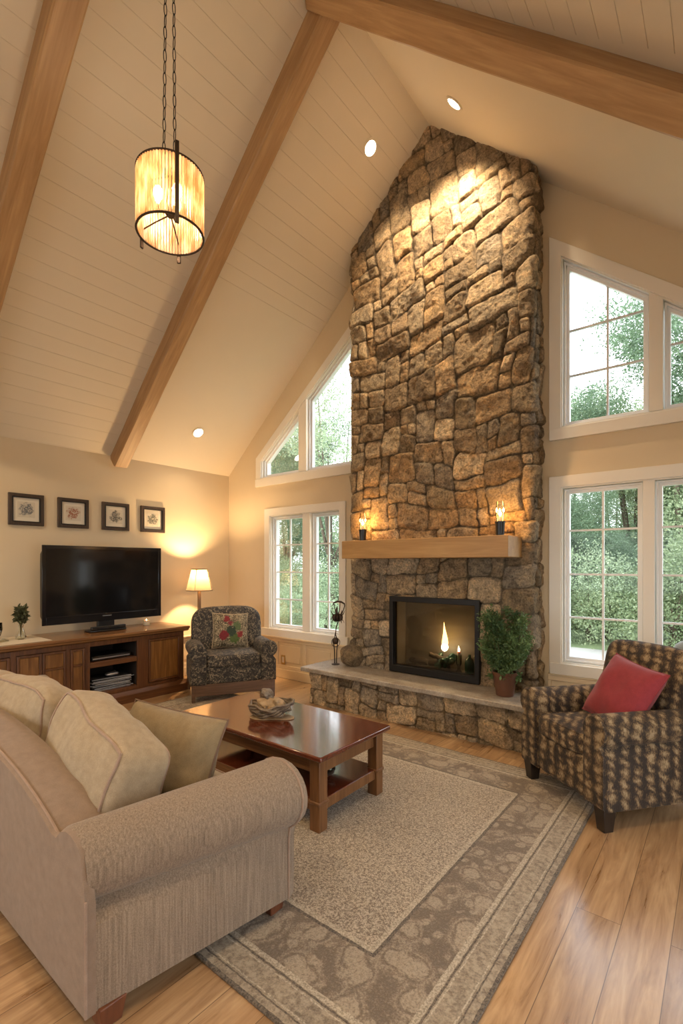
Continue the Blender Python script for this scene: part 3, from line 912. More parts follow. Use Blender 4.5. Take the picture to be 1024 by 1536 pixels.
def flame_mesh(h, r, seed=0):
    prof = [(0.001, 0), (.55, .06), (.9, .18), (1.0, .30), (.8, .46), (.5, .62), (.26, .78), (.10, .92), (.001, 1.0)]
    rings = []
    for rr, z in prof:
        w = .25*r*math.sin(z*5+seed)*z
        rings.append([(w+rr*r*math.cos(2*PI*i/14), rr*r*.7*math.sin(2*PI*i/14), z*h) for i in range(14)])
    return loft(NB(), rings)
FB = FZ0+.05
burner = empty('gas_burner', 'tall fire flame rising from green glass and logs inside the fireplace', 'burner', (-2.17, 4.42, FB))
obj('flame', flame_mesh(.30, .034), 'flame', burner, (-.03, 0, .18))
obj('flame_core', flame_mesh(.15, .037), 'flamecore', burner, (-.03, -.005, .185))
for i, (dx, dy, z, L, rr, rz, ry) in enumerate([(-.16, .02, .05, .34, .04, .2, .05), (-.33, .03, .045, .26, .035, -.3, -.04), (-.08, -.02, .12, .22, .028, .7, .35)]):
    bm = NB(); n = 9
    pts = [(L*(k/n-.5), .012*mn.noise(Vector((k*.8, i*3, 0))), .012*mn.noise(Vector((k*.8, i*3, 5)))) for k in range(n+1)]
    tube(bm, pts, [rr*(.85+.3*mn.noise(Vector((k*.9, i, 2)))) for k in range(n+1)], 10)
    obj('log', bm, 'log', burner, (dx, dy, z), (0, ry, rz))
for i in range(11):
    a = rnd.uniform(-.10, .10); b = rnd.uniform(-.05, .05)
    obj('glass_lump', rbox((rnd.uniform(.02, .035), .022, rnd.uniform(.03, .06)), 3, wr=.012, seed=i, seg=4), 'greenglass', burner, (a, b, .05+.08*rnd.random()), (rnd.random(), rnd.random(), rnd.random()*3))
cd = empty('glass_candle', 'small lit candle in a glass holder beside the fire flame', 'candle', (-2.045, 4.41, FB))
obj('holder', lathe(NB(), [(.028, 0), (.03, .005), (.012, .03), (.012, .06), (.026, .08), (.03, .17), (.027, .17), (.023, .085)], 20), 'clearglass', cd)
obj('candle', lathe(NB(), [(.016, .085), (.016, .20)], 16), 'wax', cd)
obj('flame', flame_mesh(.06, .012), 'flamecore', cd, (0, 0, .20))
bt = tag(obj('green_bottle', lathe(NB(), [(.03, 0), (.045, .01), (.048, .10), (.035, .14), (.015, .16), (.015, .185)], 20), 'greenglass', None, (-1.93, 4.40, FB)), 'squat dark green glass bottle at the right inside the fireplace', 'bottle')
st = tag(obj('stone_ball', rbox((.055, .05, .105), 2.3, wr=.012, seg=10), 'wax', None, (-1.855, 4.44, FB+.105)), 'pale rounded stone at the far right inside the fireplace', 'stone')

def add_light(kind, name, loc, energy, col=(1, .78, .5), size=.05, parent=None, rot=None, spot=None, blend=.5):
    l = bpy.data.lights.new(name, kind); l.energy = energy; l.color = col
    if kind in ('POINT', 'SPOT'): l.shadow_soft_size = size
    if kind == 'AREA': l.shape = 'DISK'; l.size = size
    if spot: l.spot_size = spot; l.spot_blend = blend
    o = bpy.data.objects.new(name, l); COL.objects.link(o); o.location = loc
    if rot: o.rotation_euler = rot
    if parent: o.parent = parent
    return o
def aim(o, target):
    d = Vector(target)-o.location; o.rotation_euler = d.to_track_quat('-Z', 'Y').to_euler()

add_light('POINT', 'fire_glow', (-.03, -.03, .30), 2.2, (1, .55, .2), .04, burner)

# ------------------------------------------------------------------ mantel candles
def candle_lamp(x, y, label, e):
    t = empty('mantel_candle', label, 'candle', (x, y, 1.745), 0, 'flickering candle lamps on the mantel')
    obj('holder', lathe(NB(), [(.030, 0), (.034, .004), (.040, .10), (.043, .125), (.038, .125), (.034, .10)], 24), 'black', t)
    obj('candle', lathe(NB(), [(.017, .09), (.017, .165), (.004, .17)], 14), 'wax', t)
    obj('flame', flame_mesh(.065, .016, 1), 'candlebulb', t, (0, 0, .172))
    obj('glass_chimney', loft(NB(), [[(r_*math.cos(2*PI*i/24), r_*math.sin(2*PI*i/24), z) for i in range(24)] for r_, z in [(.030, .12), (.036, .18), (.036, .24), (.028, .30)]], cap=False), 'clearglass', t)
    add_light('POINT', 'candle_glow', (.0, .035, .225), e*.62, (1, .46, .12), .02, t)
    return t
candle_lamp(-3.00, 4.13, 'candle lamp in a black cup on the left end of the mantel', 8)
candle_lamp(-1.515, 4.08, 'candle lamp in a black cup on the right end of the mantel', 9)

# ------------------------------------------------------------------ recessed lights
def can(x, y, label, e, target, spot=R(75)):
    s = -1 if x < RX else 1
    z = roof(x); t = empty('recessed_light', label, 'ceiling light', (x, y, z), 0, 'recessed ceiling lights')
    t.rotation_euler = (0, s*math.atan(SL), 0)
    obj('trim_ring', lathe(NB(), [(.060, -.001), (.082, -.001), (.084, -.007), (.062, -.009)], 32, cap=False), 'ceiling', t)
    obj('lens', lathe(NB(), [(.001, -.004), (.061, -.004), (.061, -.0055), (.001, -.007)], 32), 'lens', t)
    o = add_light('SPOT', 'recessed_lamp', (x, y, z-.06), e, (1, .74, .46), .05, None, None, spot, .8)
    aim(o, target)
    return t
can(-2.684, 3.817, 'glowing recessed light on the left slope beside the chimney top', 60, (-2.5, 4.3, 3.9), R(95))
can(-1.808, 3.808, 'glowing recessed light on the right slope nearest the ceiling peak', 260, (-2.15, 4.4, 4.15), R(100))
can(-5.297, 3.710, 'small recessed light low on the left slope above the floor lamp', 22, (-5.0, 3.6, 0), R(120))
# fill downlights added out of view to brighten the room
for x, y in ((-4.3, .2), (-3.3, -1.2), (-.4, .9), (-1.2, -1.2)):
    can(x, y, 'added unseen recessed fill light behind the viewpoint', 105, (x, y, 0), R(150))

# ------------------------------------------------------------------ pendant
pz = 3.40
pend = empty('pendant_light', 'drum pendant lamp of amber glass rods hanging on black chains', 'pendant lamp', (-2.30, 1.44, pz))
def pendant():
    rr, h = .165, .155
    bm = NB(); n = 66
    for i in range(n):
        a = 2*PI*i/n; x, y = rr*math.cos(a), rr*math.sin(a)
        tube(bm, [(x, y, -h), (x, y, h)], .0064, 8)
    obj('rod_shade', bm, 'rod', pend)
    for z in (-h, h):
        bm = NB(); tube(bm, [((rr+.003)*math.cos(2*PI*i/48), (rr+.003)*math.sin(2*PI*i/48), z) for i in range(48)], .006, 8, closed=True)
        obj('ring', bm, 'bronze', pend)
    # uprights that run past the rings
    for a in (R(-22), R(133), R(205)):
        c, s = math.cos(a), math.sin(a)
        bm = NB(); box(bm, rr+.004, rr+.014, -.010, .010, -h-.045, h+.055, Matrix.Rotation(a, 4, 'Z'))
        obj('upright', bm, 'bronze', pend, bevel=.002)
    # side screw
    bm = NB(); tube(bm, [((rr)*math.cos(R(200)), rr*math.sin(R(200)), .02), ((rr+.05)*math.cos(R(200)), (rr+.05)*math.sin(R(200)), .025)], [.006, .012], 8); obj('thumb_screw', bm, 'bronze', pend)
    # centre socket cluster
    bm = NB(); lathe(bm, [(.018, -.06), (.026, -.05), (.026, -.01), (.012, 0), (.010, h)], 16)
    for a in (0, 2.09, 4.19):
        tube(bm, [(.02*math.cos(a), .02*math.sin(a), -.03), (.05*math.cos(a), .05*math.sin(a), -.045), (.062*math.cos(a), .062*math.sin(a), -.01)], .007, 8)
    for a in (R(-22), R(133), R(205)):
        tube(bm, [(0, 0, h), (rr*math.cos(a), rr*math.sin(a), h)], .005, 6)
        tube(bm, [(0, 0, -.05), (rr*.55*math.cos(a), rr*.55*math.sin(a), -.075), (rr*math.cos(a), rr*math.sin(a), -.10)], .004, 6)
    obj('socket_cluster', bm, 'bronze', pend)
    for a in (0, 2.09, 4.19):
        obj('bulb', lathe(NB(), [(.008, -.005), (.014, .01), (.024, .035), (.026, .055), (.016, .078), (.002, .085)], 16), 'bulb', pend, (.062*math.cos(a), .062*math.sin(a), 0))
    top = roof(RX)-.03-pz
    # two chains, links alternately turned
    for dx, dy, lab in ((-.035, -.02, 0), (.02, .015, 1)):
        bm = NB(); z = h+.03; k = 0
        base = Vector((dx, dy, 0)); tp = Vector((dx*.35, dy*.35, top)); 
        while z < top-.03:
            f = z/top; c = base.lerp(tp, f); c.z = z
            L = .034
            pts = []
            for q in range(12):
                a = 2*PI*q/12; u = .0085*math.cos(a); w = L*math.sin(a)
                pts.append((c.x+(u if k % 2 else 0), c.y+(0 if k % 2 else u), c.z+w))
            tube(bm, pts, .0024, 5, closed=True)
            z += L*2-.007; k += 1
        obj('chain', bm, 'blackmetal', pend)
    obj('ceiling_cap', lathe(NB(), [(.06, top), (.06, top-.02), (.02, top-.05)], 24), 'bronze', pend)
    add_light('POINT', 'pendant_glow', (0, 0, .03), 19, (1, .74, .52), .05, pend)
pendant()

# ------------------------------------------------------------------ floor lamp
fl = empty('floor_lamp', 'lit floor lamp with a cream tapered shade in the corner behind the armchair', 'lamp', (-5.40, 3.80, 0))
obj('base', lathe(NB(), [(.13, 0), (.135, .012), (.12, .03), (.04, .045), (.02, .07)], 32), 'lampbrass', fl)
obj('pole', B(-.017, .017, -.017, .017, .05, 1.20), 'lampbrass', fl, bevel=.004)
def shade():
    z0, z1 = 1.165, 1.440; r0, r1 = .165, .098; n = 48
    bm = NB()
    rings = [[((r0+(r1-r0)*t)*math.cos(2*PI*i/n), (r0+(r1-r0)*t)*math.sin(2*PI*i/n), z0+(z1-z0)*t) for i in range(n)] for t in (0, .25, .5, .75, 1)]
    loft(bm, rings, cap=False)
    s = obj('lamp_shade', bm, 'shade', fl)
    for z, r_, w in ((z0, r0, .006), (z1, r1, .006)):
        bm = NB(); tube(bm, [((r_+.001)*math.cos(2*PI*i/n), (r_+.001)*math.sin(2*PI*i/n), z) for i in range(n)], w, 8, closed=True)
        obj('shade_trim', bm, 'shadetrim' if z == z1 else 'shade', s)
    bm = NB()
    for a in range(4):
        q = R(-55+a*90); tube(bm, [((r0+.001)*math.cos(q), (r0+.001)*math.sin(q), z0), ((r1+.001)*math.cos(q), (r1+.001)*math.sin(q), z1)], .004, 6)
    obj('seam', bm, 'shadetrim', s)
shade()
obj('bulb', lathe(NB(), [(.012, 1.19), (.024, 1.22), (.026, 1.245), (.016, 1.265), (.002, 1.272)], 16), 'bulb', fl)
obj('harp', tube(NB(), [(0, -.0, 1.20), (0, -.05, 1.26), (0, -.05, 1.36), (0, 0, 1.44), (0, .05, 1.36), (0, .05, 1.26), (0, 0, 1.20)], .0025, 6), 'brass', fl)
add_light('POINT', 'lamp_glow', (0, 0, 1.365), 85, (1, .64, .31), .025, fl)

# ------------------------------------------------------------------ media cabinet (front faces +X)
CFx, CTOP = -5.12, .765
CY0, CY1 = .60, 3.38
cab = empty('media_cabinet', 'long brown wooden media cabinet under the television', 'cabinet', (-5.40, 2.0, 0))
def rel(bm): 
    bmesh.ops.translate(bm, verts=bm.verts[:], vec=(5.40, -2.0, 0)); return bm
def cabinet():
    xb = XL+.03
    def part(name, bm, mat='cab', bev=.004, par=cab): return obj(name, rel(bm), mat, par, bevel=bev)
    # carcass as panels, leaving the shelf bay open
    bm = NB()
    box(bm, xb, CFx-.02, CY0, 2.27, .10, .70); box(bm, xb, CFx-.02, 2.81, CY1, .10, .70)
    box(bm, xb, xb+.02, 2.27, 2.81, .10, .70); box(bm, xb, CFx-.02, 2.27, 2.81, .10, .165); box(bm, xb, CFx-.02, 2.27, 2.81, .665, .70)
    part('body', bm)
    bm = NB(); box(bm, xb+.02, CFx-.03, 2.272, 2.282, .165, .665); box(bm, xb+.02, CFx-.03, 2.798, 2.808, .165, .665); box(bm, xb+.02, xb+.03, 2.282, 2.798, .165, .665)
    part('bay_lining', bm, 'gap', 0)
    part('shelf', B(xb+.03, CFx-.005, 2.284, 2.796, .43, .485), 'cab')
    # moulded top
    prof = [(xb, .70), (CFx+.005, .70), (CFx+.03, .715), (CFx+.035, .73), (CFx+.055, .74), (CFx+.055, CTOP), (xb, CTOP)]
    bm = NB(); prism(bm, prof, 'y', CY0-.05, CY1+.055); part('top', bm, 'cabtop', .003)
    # plinth
    prof = [(xb, 0), (CFx+.055, 0), (CFx+.055, .085), (CFx+.03, .105), (CFx+.015, .125), (xb, .125)]
    bm = NB(); prism(bm, prof, 'y', CY0-.04, CY1+.04); part('plinth', bm, 'cab', .003)
    # face frame
    bm = NB()
    for y0, y1 in ((CY0, .66), (1.10, 1.16), (1.575, 1.625), (2.055, 2.095), (2.235, 2.284), (2.796, 2.925), (3.33, CY1)):
        box(bm, CFx-.02, CFx+.004, y0, y1, .125, .70)
    box(bm, CFx-.02, CFx+.003, CY0, CY1, .655, .70); box(bm, CFx-.02, CFx+.003, CY0, CY1, .125, .16)
    part('face_frame', bm, 'cabv', .003)
    # doors: frame of the door with two stacked fields
    def door(y0, y1, split=True):
        bm = NB(); z0, z1 = .165, .65; f = .022
        box(bm, CFx-.015, CFx+.012, y0, y0+f, z0, z1); box(bm, CFx-.015, CFx+.012, y1-f, y1, z0, z1)
        box(bm, CFx-.015, CFx+.012, y0+f, y1-f, z0, z0+f); box(bm, CFx-.015, CFx+.012, y0+f, y1-f, z1-f, z1)
        if split: box(bm, CFx-.015, CFx+.010, y0+f, y1-f, .475, .492)
        d = part('door', bm, 'cabv', .003)
        if split:
            part('upper_panel', B(CFx-.014, CFx+.004, y0+f+.001, y1-f-.001, .493, z1-f-.001), 'cabpanel', .005, d)
            part('lower_panel', B(CFx-.014, CFx+.004, y0+f+.001, y1-f-.001, z0+f+.001, .474), 'cabpanel', .005, d)
        else:
            part('panel', B(CFx-.014, CFx+.004, y0+f+.001, y1-f-.001, z0+f+.001, z1-f-.001), 'cabpanel', .005, d)
    door(2.930, 3.325, False); door(2.097, 2.233); door(1.842, 2.053); door(1.628, 1.838, False); door(1.163, 1.572, False); door(.663, 1.097)
cabinet()
# media and magazines in the bay
def stack():
    for i in range(9):
        z = .166+i*.0145
        w = rnd.uniform(.19, .235); dx = rnd.uniform(-.012, .012); rz = rnd.uniform(-.08, .08)
        bm = NB(); box(bm, -.13, .13, -w, w, 0, .011); 
        o = obj('magazine', bm, 'darkpaper' if i % 3 else 'paper', None, (-5.29+dx, 2.54+rnd.uniform(-.01, .01), z), (0, 0, rz), bevel=.002)
        lab = ['thin magazine at the bottom of the stack in the cabinet bay', 'second magazine from the bottom of the cabinet stack', 'third magazine from the bottom of the cabinet stack', 'fourth magazine from the bottom of the cabinet stack', 'middle magazine of the nine stacked in the cabinet', 'fourth magazine from the top of the cabinet stack', 'third magazine from the top of the cabinet stack', 'magazine just under the topmost one in the cabinet stack', 'topmost magazine of the stack in the cabinet bay'][i]
        tag(o, lab, 'magazine', 'magazines stacked in the cabinet bay')
        # page edges
        obj('pages', B(-.128, .132, -w+.003, w-.003, .003, .008), 'paper', o)
stack()
o = empty('game_controller', 'small silver controller lying on the magazine stack in the cabinet', 'controller', (-5.22, 2.56, .300))
obj('body', rbox((.04, .07, .018), 3, seg=6), 'silver', o, (0, 0, .018)); obj('knob', lathe(NB(), [(.012, 0), (.012, .02)], 12), 'black', o, (0, .03, .03))
dvd = empty('disc_player', 'flat black disc player on the upper shelf of the cabinet bay', 'player', (-5.33, 2.54, .485))
obj('case', B(-.15, .15, -.21, .21, .006, .05), 'black', dvd, bevel=.003); obj('front_strip', B(.1495, .152, -.2, .2, .018, .03), 'silver', dvd)
for a, b in ((-.12, -.17), (-.12, .17), (.12, -.17), (.12, .17)): obj('foot', lathe(NB(), [(.012, 0), (.012, .007)], 10), 'black', dvd, (a, b, 0))

# ------------------------------------------------------------------ television
tv = empty('television', 'large flat black television standing on the wooden cabinet', 'television', (-5.42, 2.59, CTOP))
def tv_build():
    w, z0, z1 = .655, .115, .935
    bm = NB(); rings = []
    obj('casing', rbox((.028, w, (z1-z0)/2), 14, seg=8), 'bezel', tv, (0, 0, (z0+z1)/2))
    obj('back_bulge', rbox((.03, w*.6, .25), 5, seg=6), 'black', tv, (-.035, 0, .5))
    def q(a, b, c, d): return [(a, c), (b, c), (b, d), (a, d)]
    bm = NB()
    # bezel frame standing proud of the screen
    for y0, y1, a, b in ((-w, -w+.038, z0, z1), (w-.038, w, z0, z1), (-w+.038, w-.038, z1-.04, z1), (-w+.038, w-.038, z0, z0+.085)):
        box(bm, .022, .036, y0, y1, a, b)
    obj('bezel', bm, 'bezel', tv, bevel=.004)
    obj('screen', B(.028, .031, -w+.036, w-.036, z0+.084, z1-.039), 'screen', tv, smooth=False)
    obj('bottom_trim', B(.036, .038, -w+.03, w-.03, z0+.072, z0+.079), 'silver' if 0 else 'bezel', tv, bevel=.001)
    bm = NB()
    for i in range(8): box(bm, .0362, .0372, -.05+i*.0125, -.042+i*.0125, z0+.052, z0+.062)
    obj('badge', bm, 'silver', tv, smooth=False)
    obj('neck', B(-.03, .02, -.09, .09, .02, z0+.04), 'black', tv, bevel=.006)
    obj('stand_base', rbox((.10, .21, .012), 5, seg=8), 'black', tv, (.0, -.0, .0125))
    bm = NB(); box(bm, .045, .085, -.19, .19, .025, .062); obj('stand_front', bm, 'black', tv, bevel=.008)
tv_build()

# small tea light behind the tv's right end, vase with dried leaves, glass candelabra
tl = empty('votive_candle', 'small pale votive candle on the cabinet by the television\'s right corner', 'candle', (-5.52, 3.13, CTOP))
obj('cup', lathe(NB(), [(.03, 0), (.038, .004), (.04, .06), (.036, .06), (.034, .05), (.001, .05)], 24), 'wax', tl)
obj('flame', flame_mesh(.02, .005), 'candlebulb', tl, (0, 0, .055))

def leaves(n, rad, size, seed, mode='ball', thick=.3, aspect=2.0, lift=0):
    """numpy cloud of pointed leaves; rad=(rx,ry,rz)"""
    rs = np.random.RandomState(seed)
    d = rs.normal(size=(n, 3)); d /= np.linalg.norm(d, axis=1)[:, None]
    r_ = rs.uniform(thick, 1, n)**.6
    lump = 1+.22*np.sin(d[:, 0]*5+seed)*np.cos(d[:, 1]*4+1.3*seed)+.16*np.sin(d[:, 2]*7+seed*2+d[:, 0]*3)
    c = d*(r_*lump)[:, None]*np.array(rad)
    ax = d+rs.normal(size=(n, 3))*.8; ax[:, 2] += lift; ax /= np.linalg.norm(ax, axis=1)[:, None]
    sd = np.cross(ax, rs.normal(size=(n, 3))); sd /= np.linalg.norm(sd, axis=1)[:, None]
    up = np.cross(ax, sd)
    s = size*rs.uniform(.6, 1.35, n)[:, None]
    v0 = c-ax*s*.5; v1 = c+sd*s/aspect*.5+up*s*.06; v2 = c+ax*s*.5; v3 = c-sd*s/aspect*.5+up*s*.06
    V = np.stack([v0, v1, v2, v3], 1).reshape(-1, 3)
    F = np.arange(n*4).reshape(n, 4)
    return V, F
def mesh_from(name, V, F, mat, parent=None, loc=None):
    me = bpy.data.meshes.new(name); me.from_pydata(V.tolist(), [], F.tolist()); me.update(); me.materials.append(M[mat])
    o = bpy.data.objects.new(name, me); COL.objects.link(o)
    if parent: o.parent = parent
    if loc is not None: o.location = loc
    return o

vs = empty('dried_bouquet', 'clear glass vase with dark dried leaves on the cabinet left of the television', 'vase', (-5.42, 1.76, CTOP))
obj('vase', loft(NB(), [[(r_*math.cos(2*PI*i/24), r_*math.sin(2*PI*i/24), z) for i in range(24)] for r_, z in [(.001, .004), (.045, .004), (.05, .02), (.03, .09), (.018, .12), (.026, .15)]], cap=False), 'clearglass', vs)
bm = NB()
for i in range(9):
    a = i*.7; tube(bm, [(0, 0, .02), (.008*math.cos(a), .008*math.sin(a), .14), (.05*math.cos(a), .05*math.sin(a), .22+.01*i)], .002, 5)
obj('stems', bm, 'stem', vs)
V, F = leaves(420, (.055, .062, .095), .045, 5, thick=.1); V[:, 2] += .245
mesh_from('dried_leaves', V, F, 'dried', vs)

cb = empty('glass_candelabra', 'small clear glass ornament with dark bird sprigs at the left end of the cabinet', 'ornament', (-5.42, 1.52, CTOP))
obj('tray', rbox((.10, .12, .012), 6, seg=6), 'clearglass', cb, (0, 0, .012))
bm = NB()
tube(bm, [(0, 0, .02), (0, 0, .17)], .003, 6)
for s in (-1, 1):
    tube(bm, [(0, 0, .10), (0, s*.03, .13), (0, s*.06, .135)], .0025, 6)
    tube(bm, [(0, s*.05, .14), (0, s*.075, .15)], [.008, .003], 6); tube(bm, [(0, s*.02, .02), (0, s*.025, .12)], .002, 5)
obj('sprigs', bm, 'bronze', cb)
obj('bowl', loft(NB(), [[(r_*math.cos(2*PI*i/24), r_*math.sin(2*PI*i/24), z) for i in range(24)] for r_, z in [(.03, .025), (.07, .06), (.085, .12), (.082, .18)]], cap=False), 'clearglass', cb)
tag(obj('cabinet_top_sheet', B(-5.68, -5.12, .70, 1.93, CTOP+.0005, CTOP+.004), 'sheet', bevel=.001), 'pale thin runner covering the left end of the cabinet top', 'sheet')  # thin pale sheet over the left end of the top

# ------------------------------------------------------------------ framed pictures on the left wall
def picture(yc, label, ink, seed):
    t = empty('framed_picture', label, 'picture', (XL, yc, 2.075), 0, 'framed sketches in a row above the television')
    hw = .165
    def rr(a, b): # ring in YZ
        bm = NB()
        ringprism(bm, [(-a, -a), (a, -a), (a, a), (-a, a)], [(-b, -b), (b, -b), (b, b), (-b, b)], -.0, .028)
        for v in bm.verts: v.co = Vector((v.co.y, v.co.x, v.co.z))
        return bm
    obj('frame', rr(hw, hw-.034), 'frame', t, bevel=.005)
    obj('inner_moulding', rr(hw-.032, hw-.044), 'blackmetal', t, bevel=.002)
    obj('mat_board', B(.003, .010, -hw+.035, hw-.035, -hw+.035, hw-.035), 'cream', t, smooth=False)
    obj('print', B(.010, .012, -.082, .082, -.082, .082), print_mat('sketch print', ink, 0, 0, seed), t, smooth=False)
picture(1.91, 'leftmost framed picture, a grey and blue sketch', (.10, .11, .13), 1)
picture(2.375, 'second framed picture from the left, a reddish brown figure', (.30, .09, .04), 2)
picture(2.855, 'third framed picture from the left, a fine black line sketch', (.08, .08, .075), 3)
picture(3.335, 'rightmost framed picture, nearest the floor lamp, a dark leafy sketch', (.05, .06, .05), 4)

# wall outlet
ou = empty('wall_outlet', 'brass outlet plate on the wall panelling beside the patterned armchair', 'outlet', (-4.585, YB-.020, .245))
obj('plate', B(-.036, .036, -.006, 0, -.06, .06), 'brass', ou, bevel=.003)
obj('socket', B(-.018, .018, -.0085, -.006, -.038, .038), 'cream', ou, bevel=.002)

# ------------------------------------------------------------------ rug
RX0, RX1, RY0, RY1 = -4.78, -.635, 1.10, 3.60
M['rug'] = rug_mat((RX1-RX0)/2, (RY1-RY0)/2)
bm = NB(); nx_, ny_ = 60, 40
hx, hy = (RX1-RX0)/2, (RY1-RY0)/2
prism(bm, [(-hx, -hy), (hx, -hy), (hx, hy), (-hx, hy)], 'z', 0.0005, .011)
rug = tag(obj('area_rug', bm, 'rug', None, ((RX0+RX1)/2, (RY0+RY1)/2, 0), bevel=.004), 'large taupe area rug with a medallion border under the coffee table', 'rug')
RT = .0115

# ------------------------------------------------------------------ coffee table
ct = empty('coffee_table', 'reddish brown wooden coffee table with a lower shelf on the rug', 'table', (-2.395, 2.33, RT))
def coffee():
    a, b = .675, .35; H = .45-RT
    prof = []
    obj('top', B(-a, a, -b, b, H-.030, H), 'tabletop', ct, bevel=.009, seg=3)
    obj('under_moulding', B(-a+.02, a-.02, -b+.02, b-.02, H-.040, H-.030), 'tablex', ct)
    L = .036
    for sx in (-1, 1):
        for sy in (-1, 1):
            cx, cy = sx*(a-.075), sy*(b-.070)
            bm = NB(); box(bm, cx-L, cx+L, cy-L, cy+L, 0, H-.040)
            lg = obj('leg', bm, 'table', ct, bevel=.004)
            bm = NB(); box(bm, cx-L-.007, cx+L+.007, cy-L-.007, cy+L+.007, .150, .170); obj('leg_collar', bm, 'table', lg, bevel=.006)
    for sy in (-1, 1):
        y = sy*(b-.070)
        obj('apron', B(-a+.11, a-.11, y-.014, y+.014, H-.125, H-.040), 'tablex', ct, bevel=.003)
        obj('lower_rail', B(-a+.11, a-.11, y-.022, y+.022, .105, .165), 'tablex', ct, bevel=.003)
    for sx in (-1, 1):
        x = sx*(a-.075)
        obj('end_apron', B(x-.014, x+.014, -b+.105, b-.105, H-.125, H-.040), 'table', ct, bevel=.003)
        obj('end_rail', B(x-.022, x+.022, -b+.105, b-.105, .105, .165), 'table', ct, bevel=.003)
    obj('shelf', B(-a+.055, a-.055, -b+.05, b-.05, .150, .168), 'tabletop', ct, bevel=.003)
coffee()
# driftwood arrangement
dw = empty('driftwood_bowl', 'rough driftwood and shell piece in a woven bowl on the coffee table', 'decoration', (-2.47, 2.32, .45), .3)
def drift():
    bm = NB()
    # a thin bent leaf-shaped tray
    pts = []
    for i in range(28):
        a = 2*PI*i/28; r_ = .14*(1+.22*math.cos(3*a)); pts.append((r_*math.cos(a)*1.05, r_*math.sin(a)*.72))
    prism(bm, pts, 'z', .001, .007); obj('leaf_tray', bm, 'driftwood', dw, bevel=.002)
    bm = NB()
    for k in range(7):
        pts = []
        for i in range(40):
            a = 2*PI*i/40
            rr_ = .118+.010*math.sin(7*a+k)+.004*k
            pts.append((rr_*math.cos(a)*1.1, rr_*math.sin(a)*.8, .022+.010*k+.008*math.cos(5*a+k*1.7)+.03*max(0, math.cos(a-.3))))
        tube(bm, pts, .009, 6, closed=True)
    obj('woven_rim', bm, 'woven', dw)
    def lump(p):
        n = mn.noise(p*14)+.5*mn.noise(p*35)
        return p*(1+.45*n)
    obj('driftwood', rbox((.085, .065, .045), 2.4, seg=18, fn=lump), 'driftwood', dw, (.0, .0, .075), (.2, .1, .3))
    obj('driftwood', rbox((.05, .045, .04), 2.4, seg=14, fn=lump), 'woven', dw, (-.05, .03, .135), (.5, .2, 1.0))
    obj('driftwood', rbox((.045, .035, .03), 2.4, seg=14, fn=lump), 'driftwood', dw, (.065, -.01, .10), (.2, .4, .6))
    bm = NB()
    for i in range(16):
        a = 2*PI*i/16; tube(bm, [(.04*math.cos(a), .03*math.sin(a), .075), (.10*math.cos(a), .075*math.sin(a), .07+.02*math.sin(a*3)), (.135*math.cos(a), .098*math.sin(a), .045)], [.006, .008, .003], 6)
    obj('twigs', bm, 'driftwood', dw)
drift()
# dark ornament on the table's shelf
og = empty('shelf_ornament', 'small dark bronze knot ornament on the coffee table shelf', 'ornament', (-1.98, 2.30, .168+RT), .4)
bm = NB(); tube(bm, [(.05*math.cos(a)*(1+.4*math.cos(1.5*a)), .035*math.sin(a)*(1+.4*math.cos(1.5*a)), .045+.022*math.sin(1.5*a)) for a in [4*PI*i/80 for i in range(80)]], .013, 8, closed=True); obj('knot', bm, 'bronze', og)
obj('foot', lathe(NB(), [(.04, 0), (.045, .008), (.02, .02), (.012, .04)], 18), 'bronze', og)

# ------------------------------------------------------------------ sofa (world axes; seat faces +Y)
sofa = empty('sofa', 'large beige linen sofa with rolled arms in the near left corner', 'sofa', (-2.85, 1.10, 0))
def so(name, bm, mat='sofa', par=sofa, **k):
    bmesh.ops.translate(bm, verts=bm.verts[:], vec=(2.85, -1.10, 0))
    return obj(name, bm, mat, par, **k)
SY0, SY1 = .70, 1.51
def arm_ring(y, xo, xi, cx, cz, r_, zb, sgn, k=1.0):
    """profile of a rolled arm at depth y: xo outer panel x, xi inner panel x, roll centre and radius"""
    pts = [(xi, zb)]
    pts.append((xo, zb)); pts.append((xo, zb+.10)); pts.append((xo-sgn*.0, cz-r_*.95-.04))
    # sweep the roll from under its outer lip over the top and down inside
    a0, a1 = -62, 205
    for i in range(17):
        a = R(a0+(a1-a0)*i/16)
        pts.append((cx+sgn*r_*math.cos(a), cz+r_*math.sin(a)))
    pts.append((xi, cz-r_*.7)); pts.append((xi, zb+.1))
    mx = sum(p[0] for p in pts)/len(pts); mz = sum(p[1] for p in pts)/len(pts)
    return [(mx+(p[0]-mx)*k, y, mz+(p[1]-mz)*k) for p in pts]
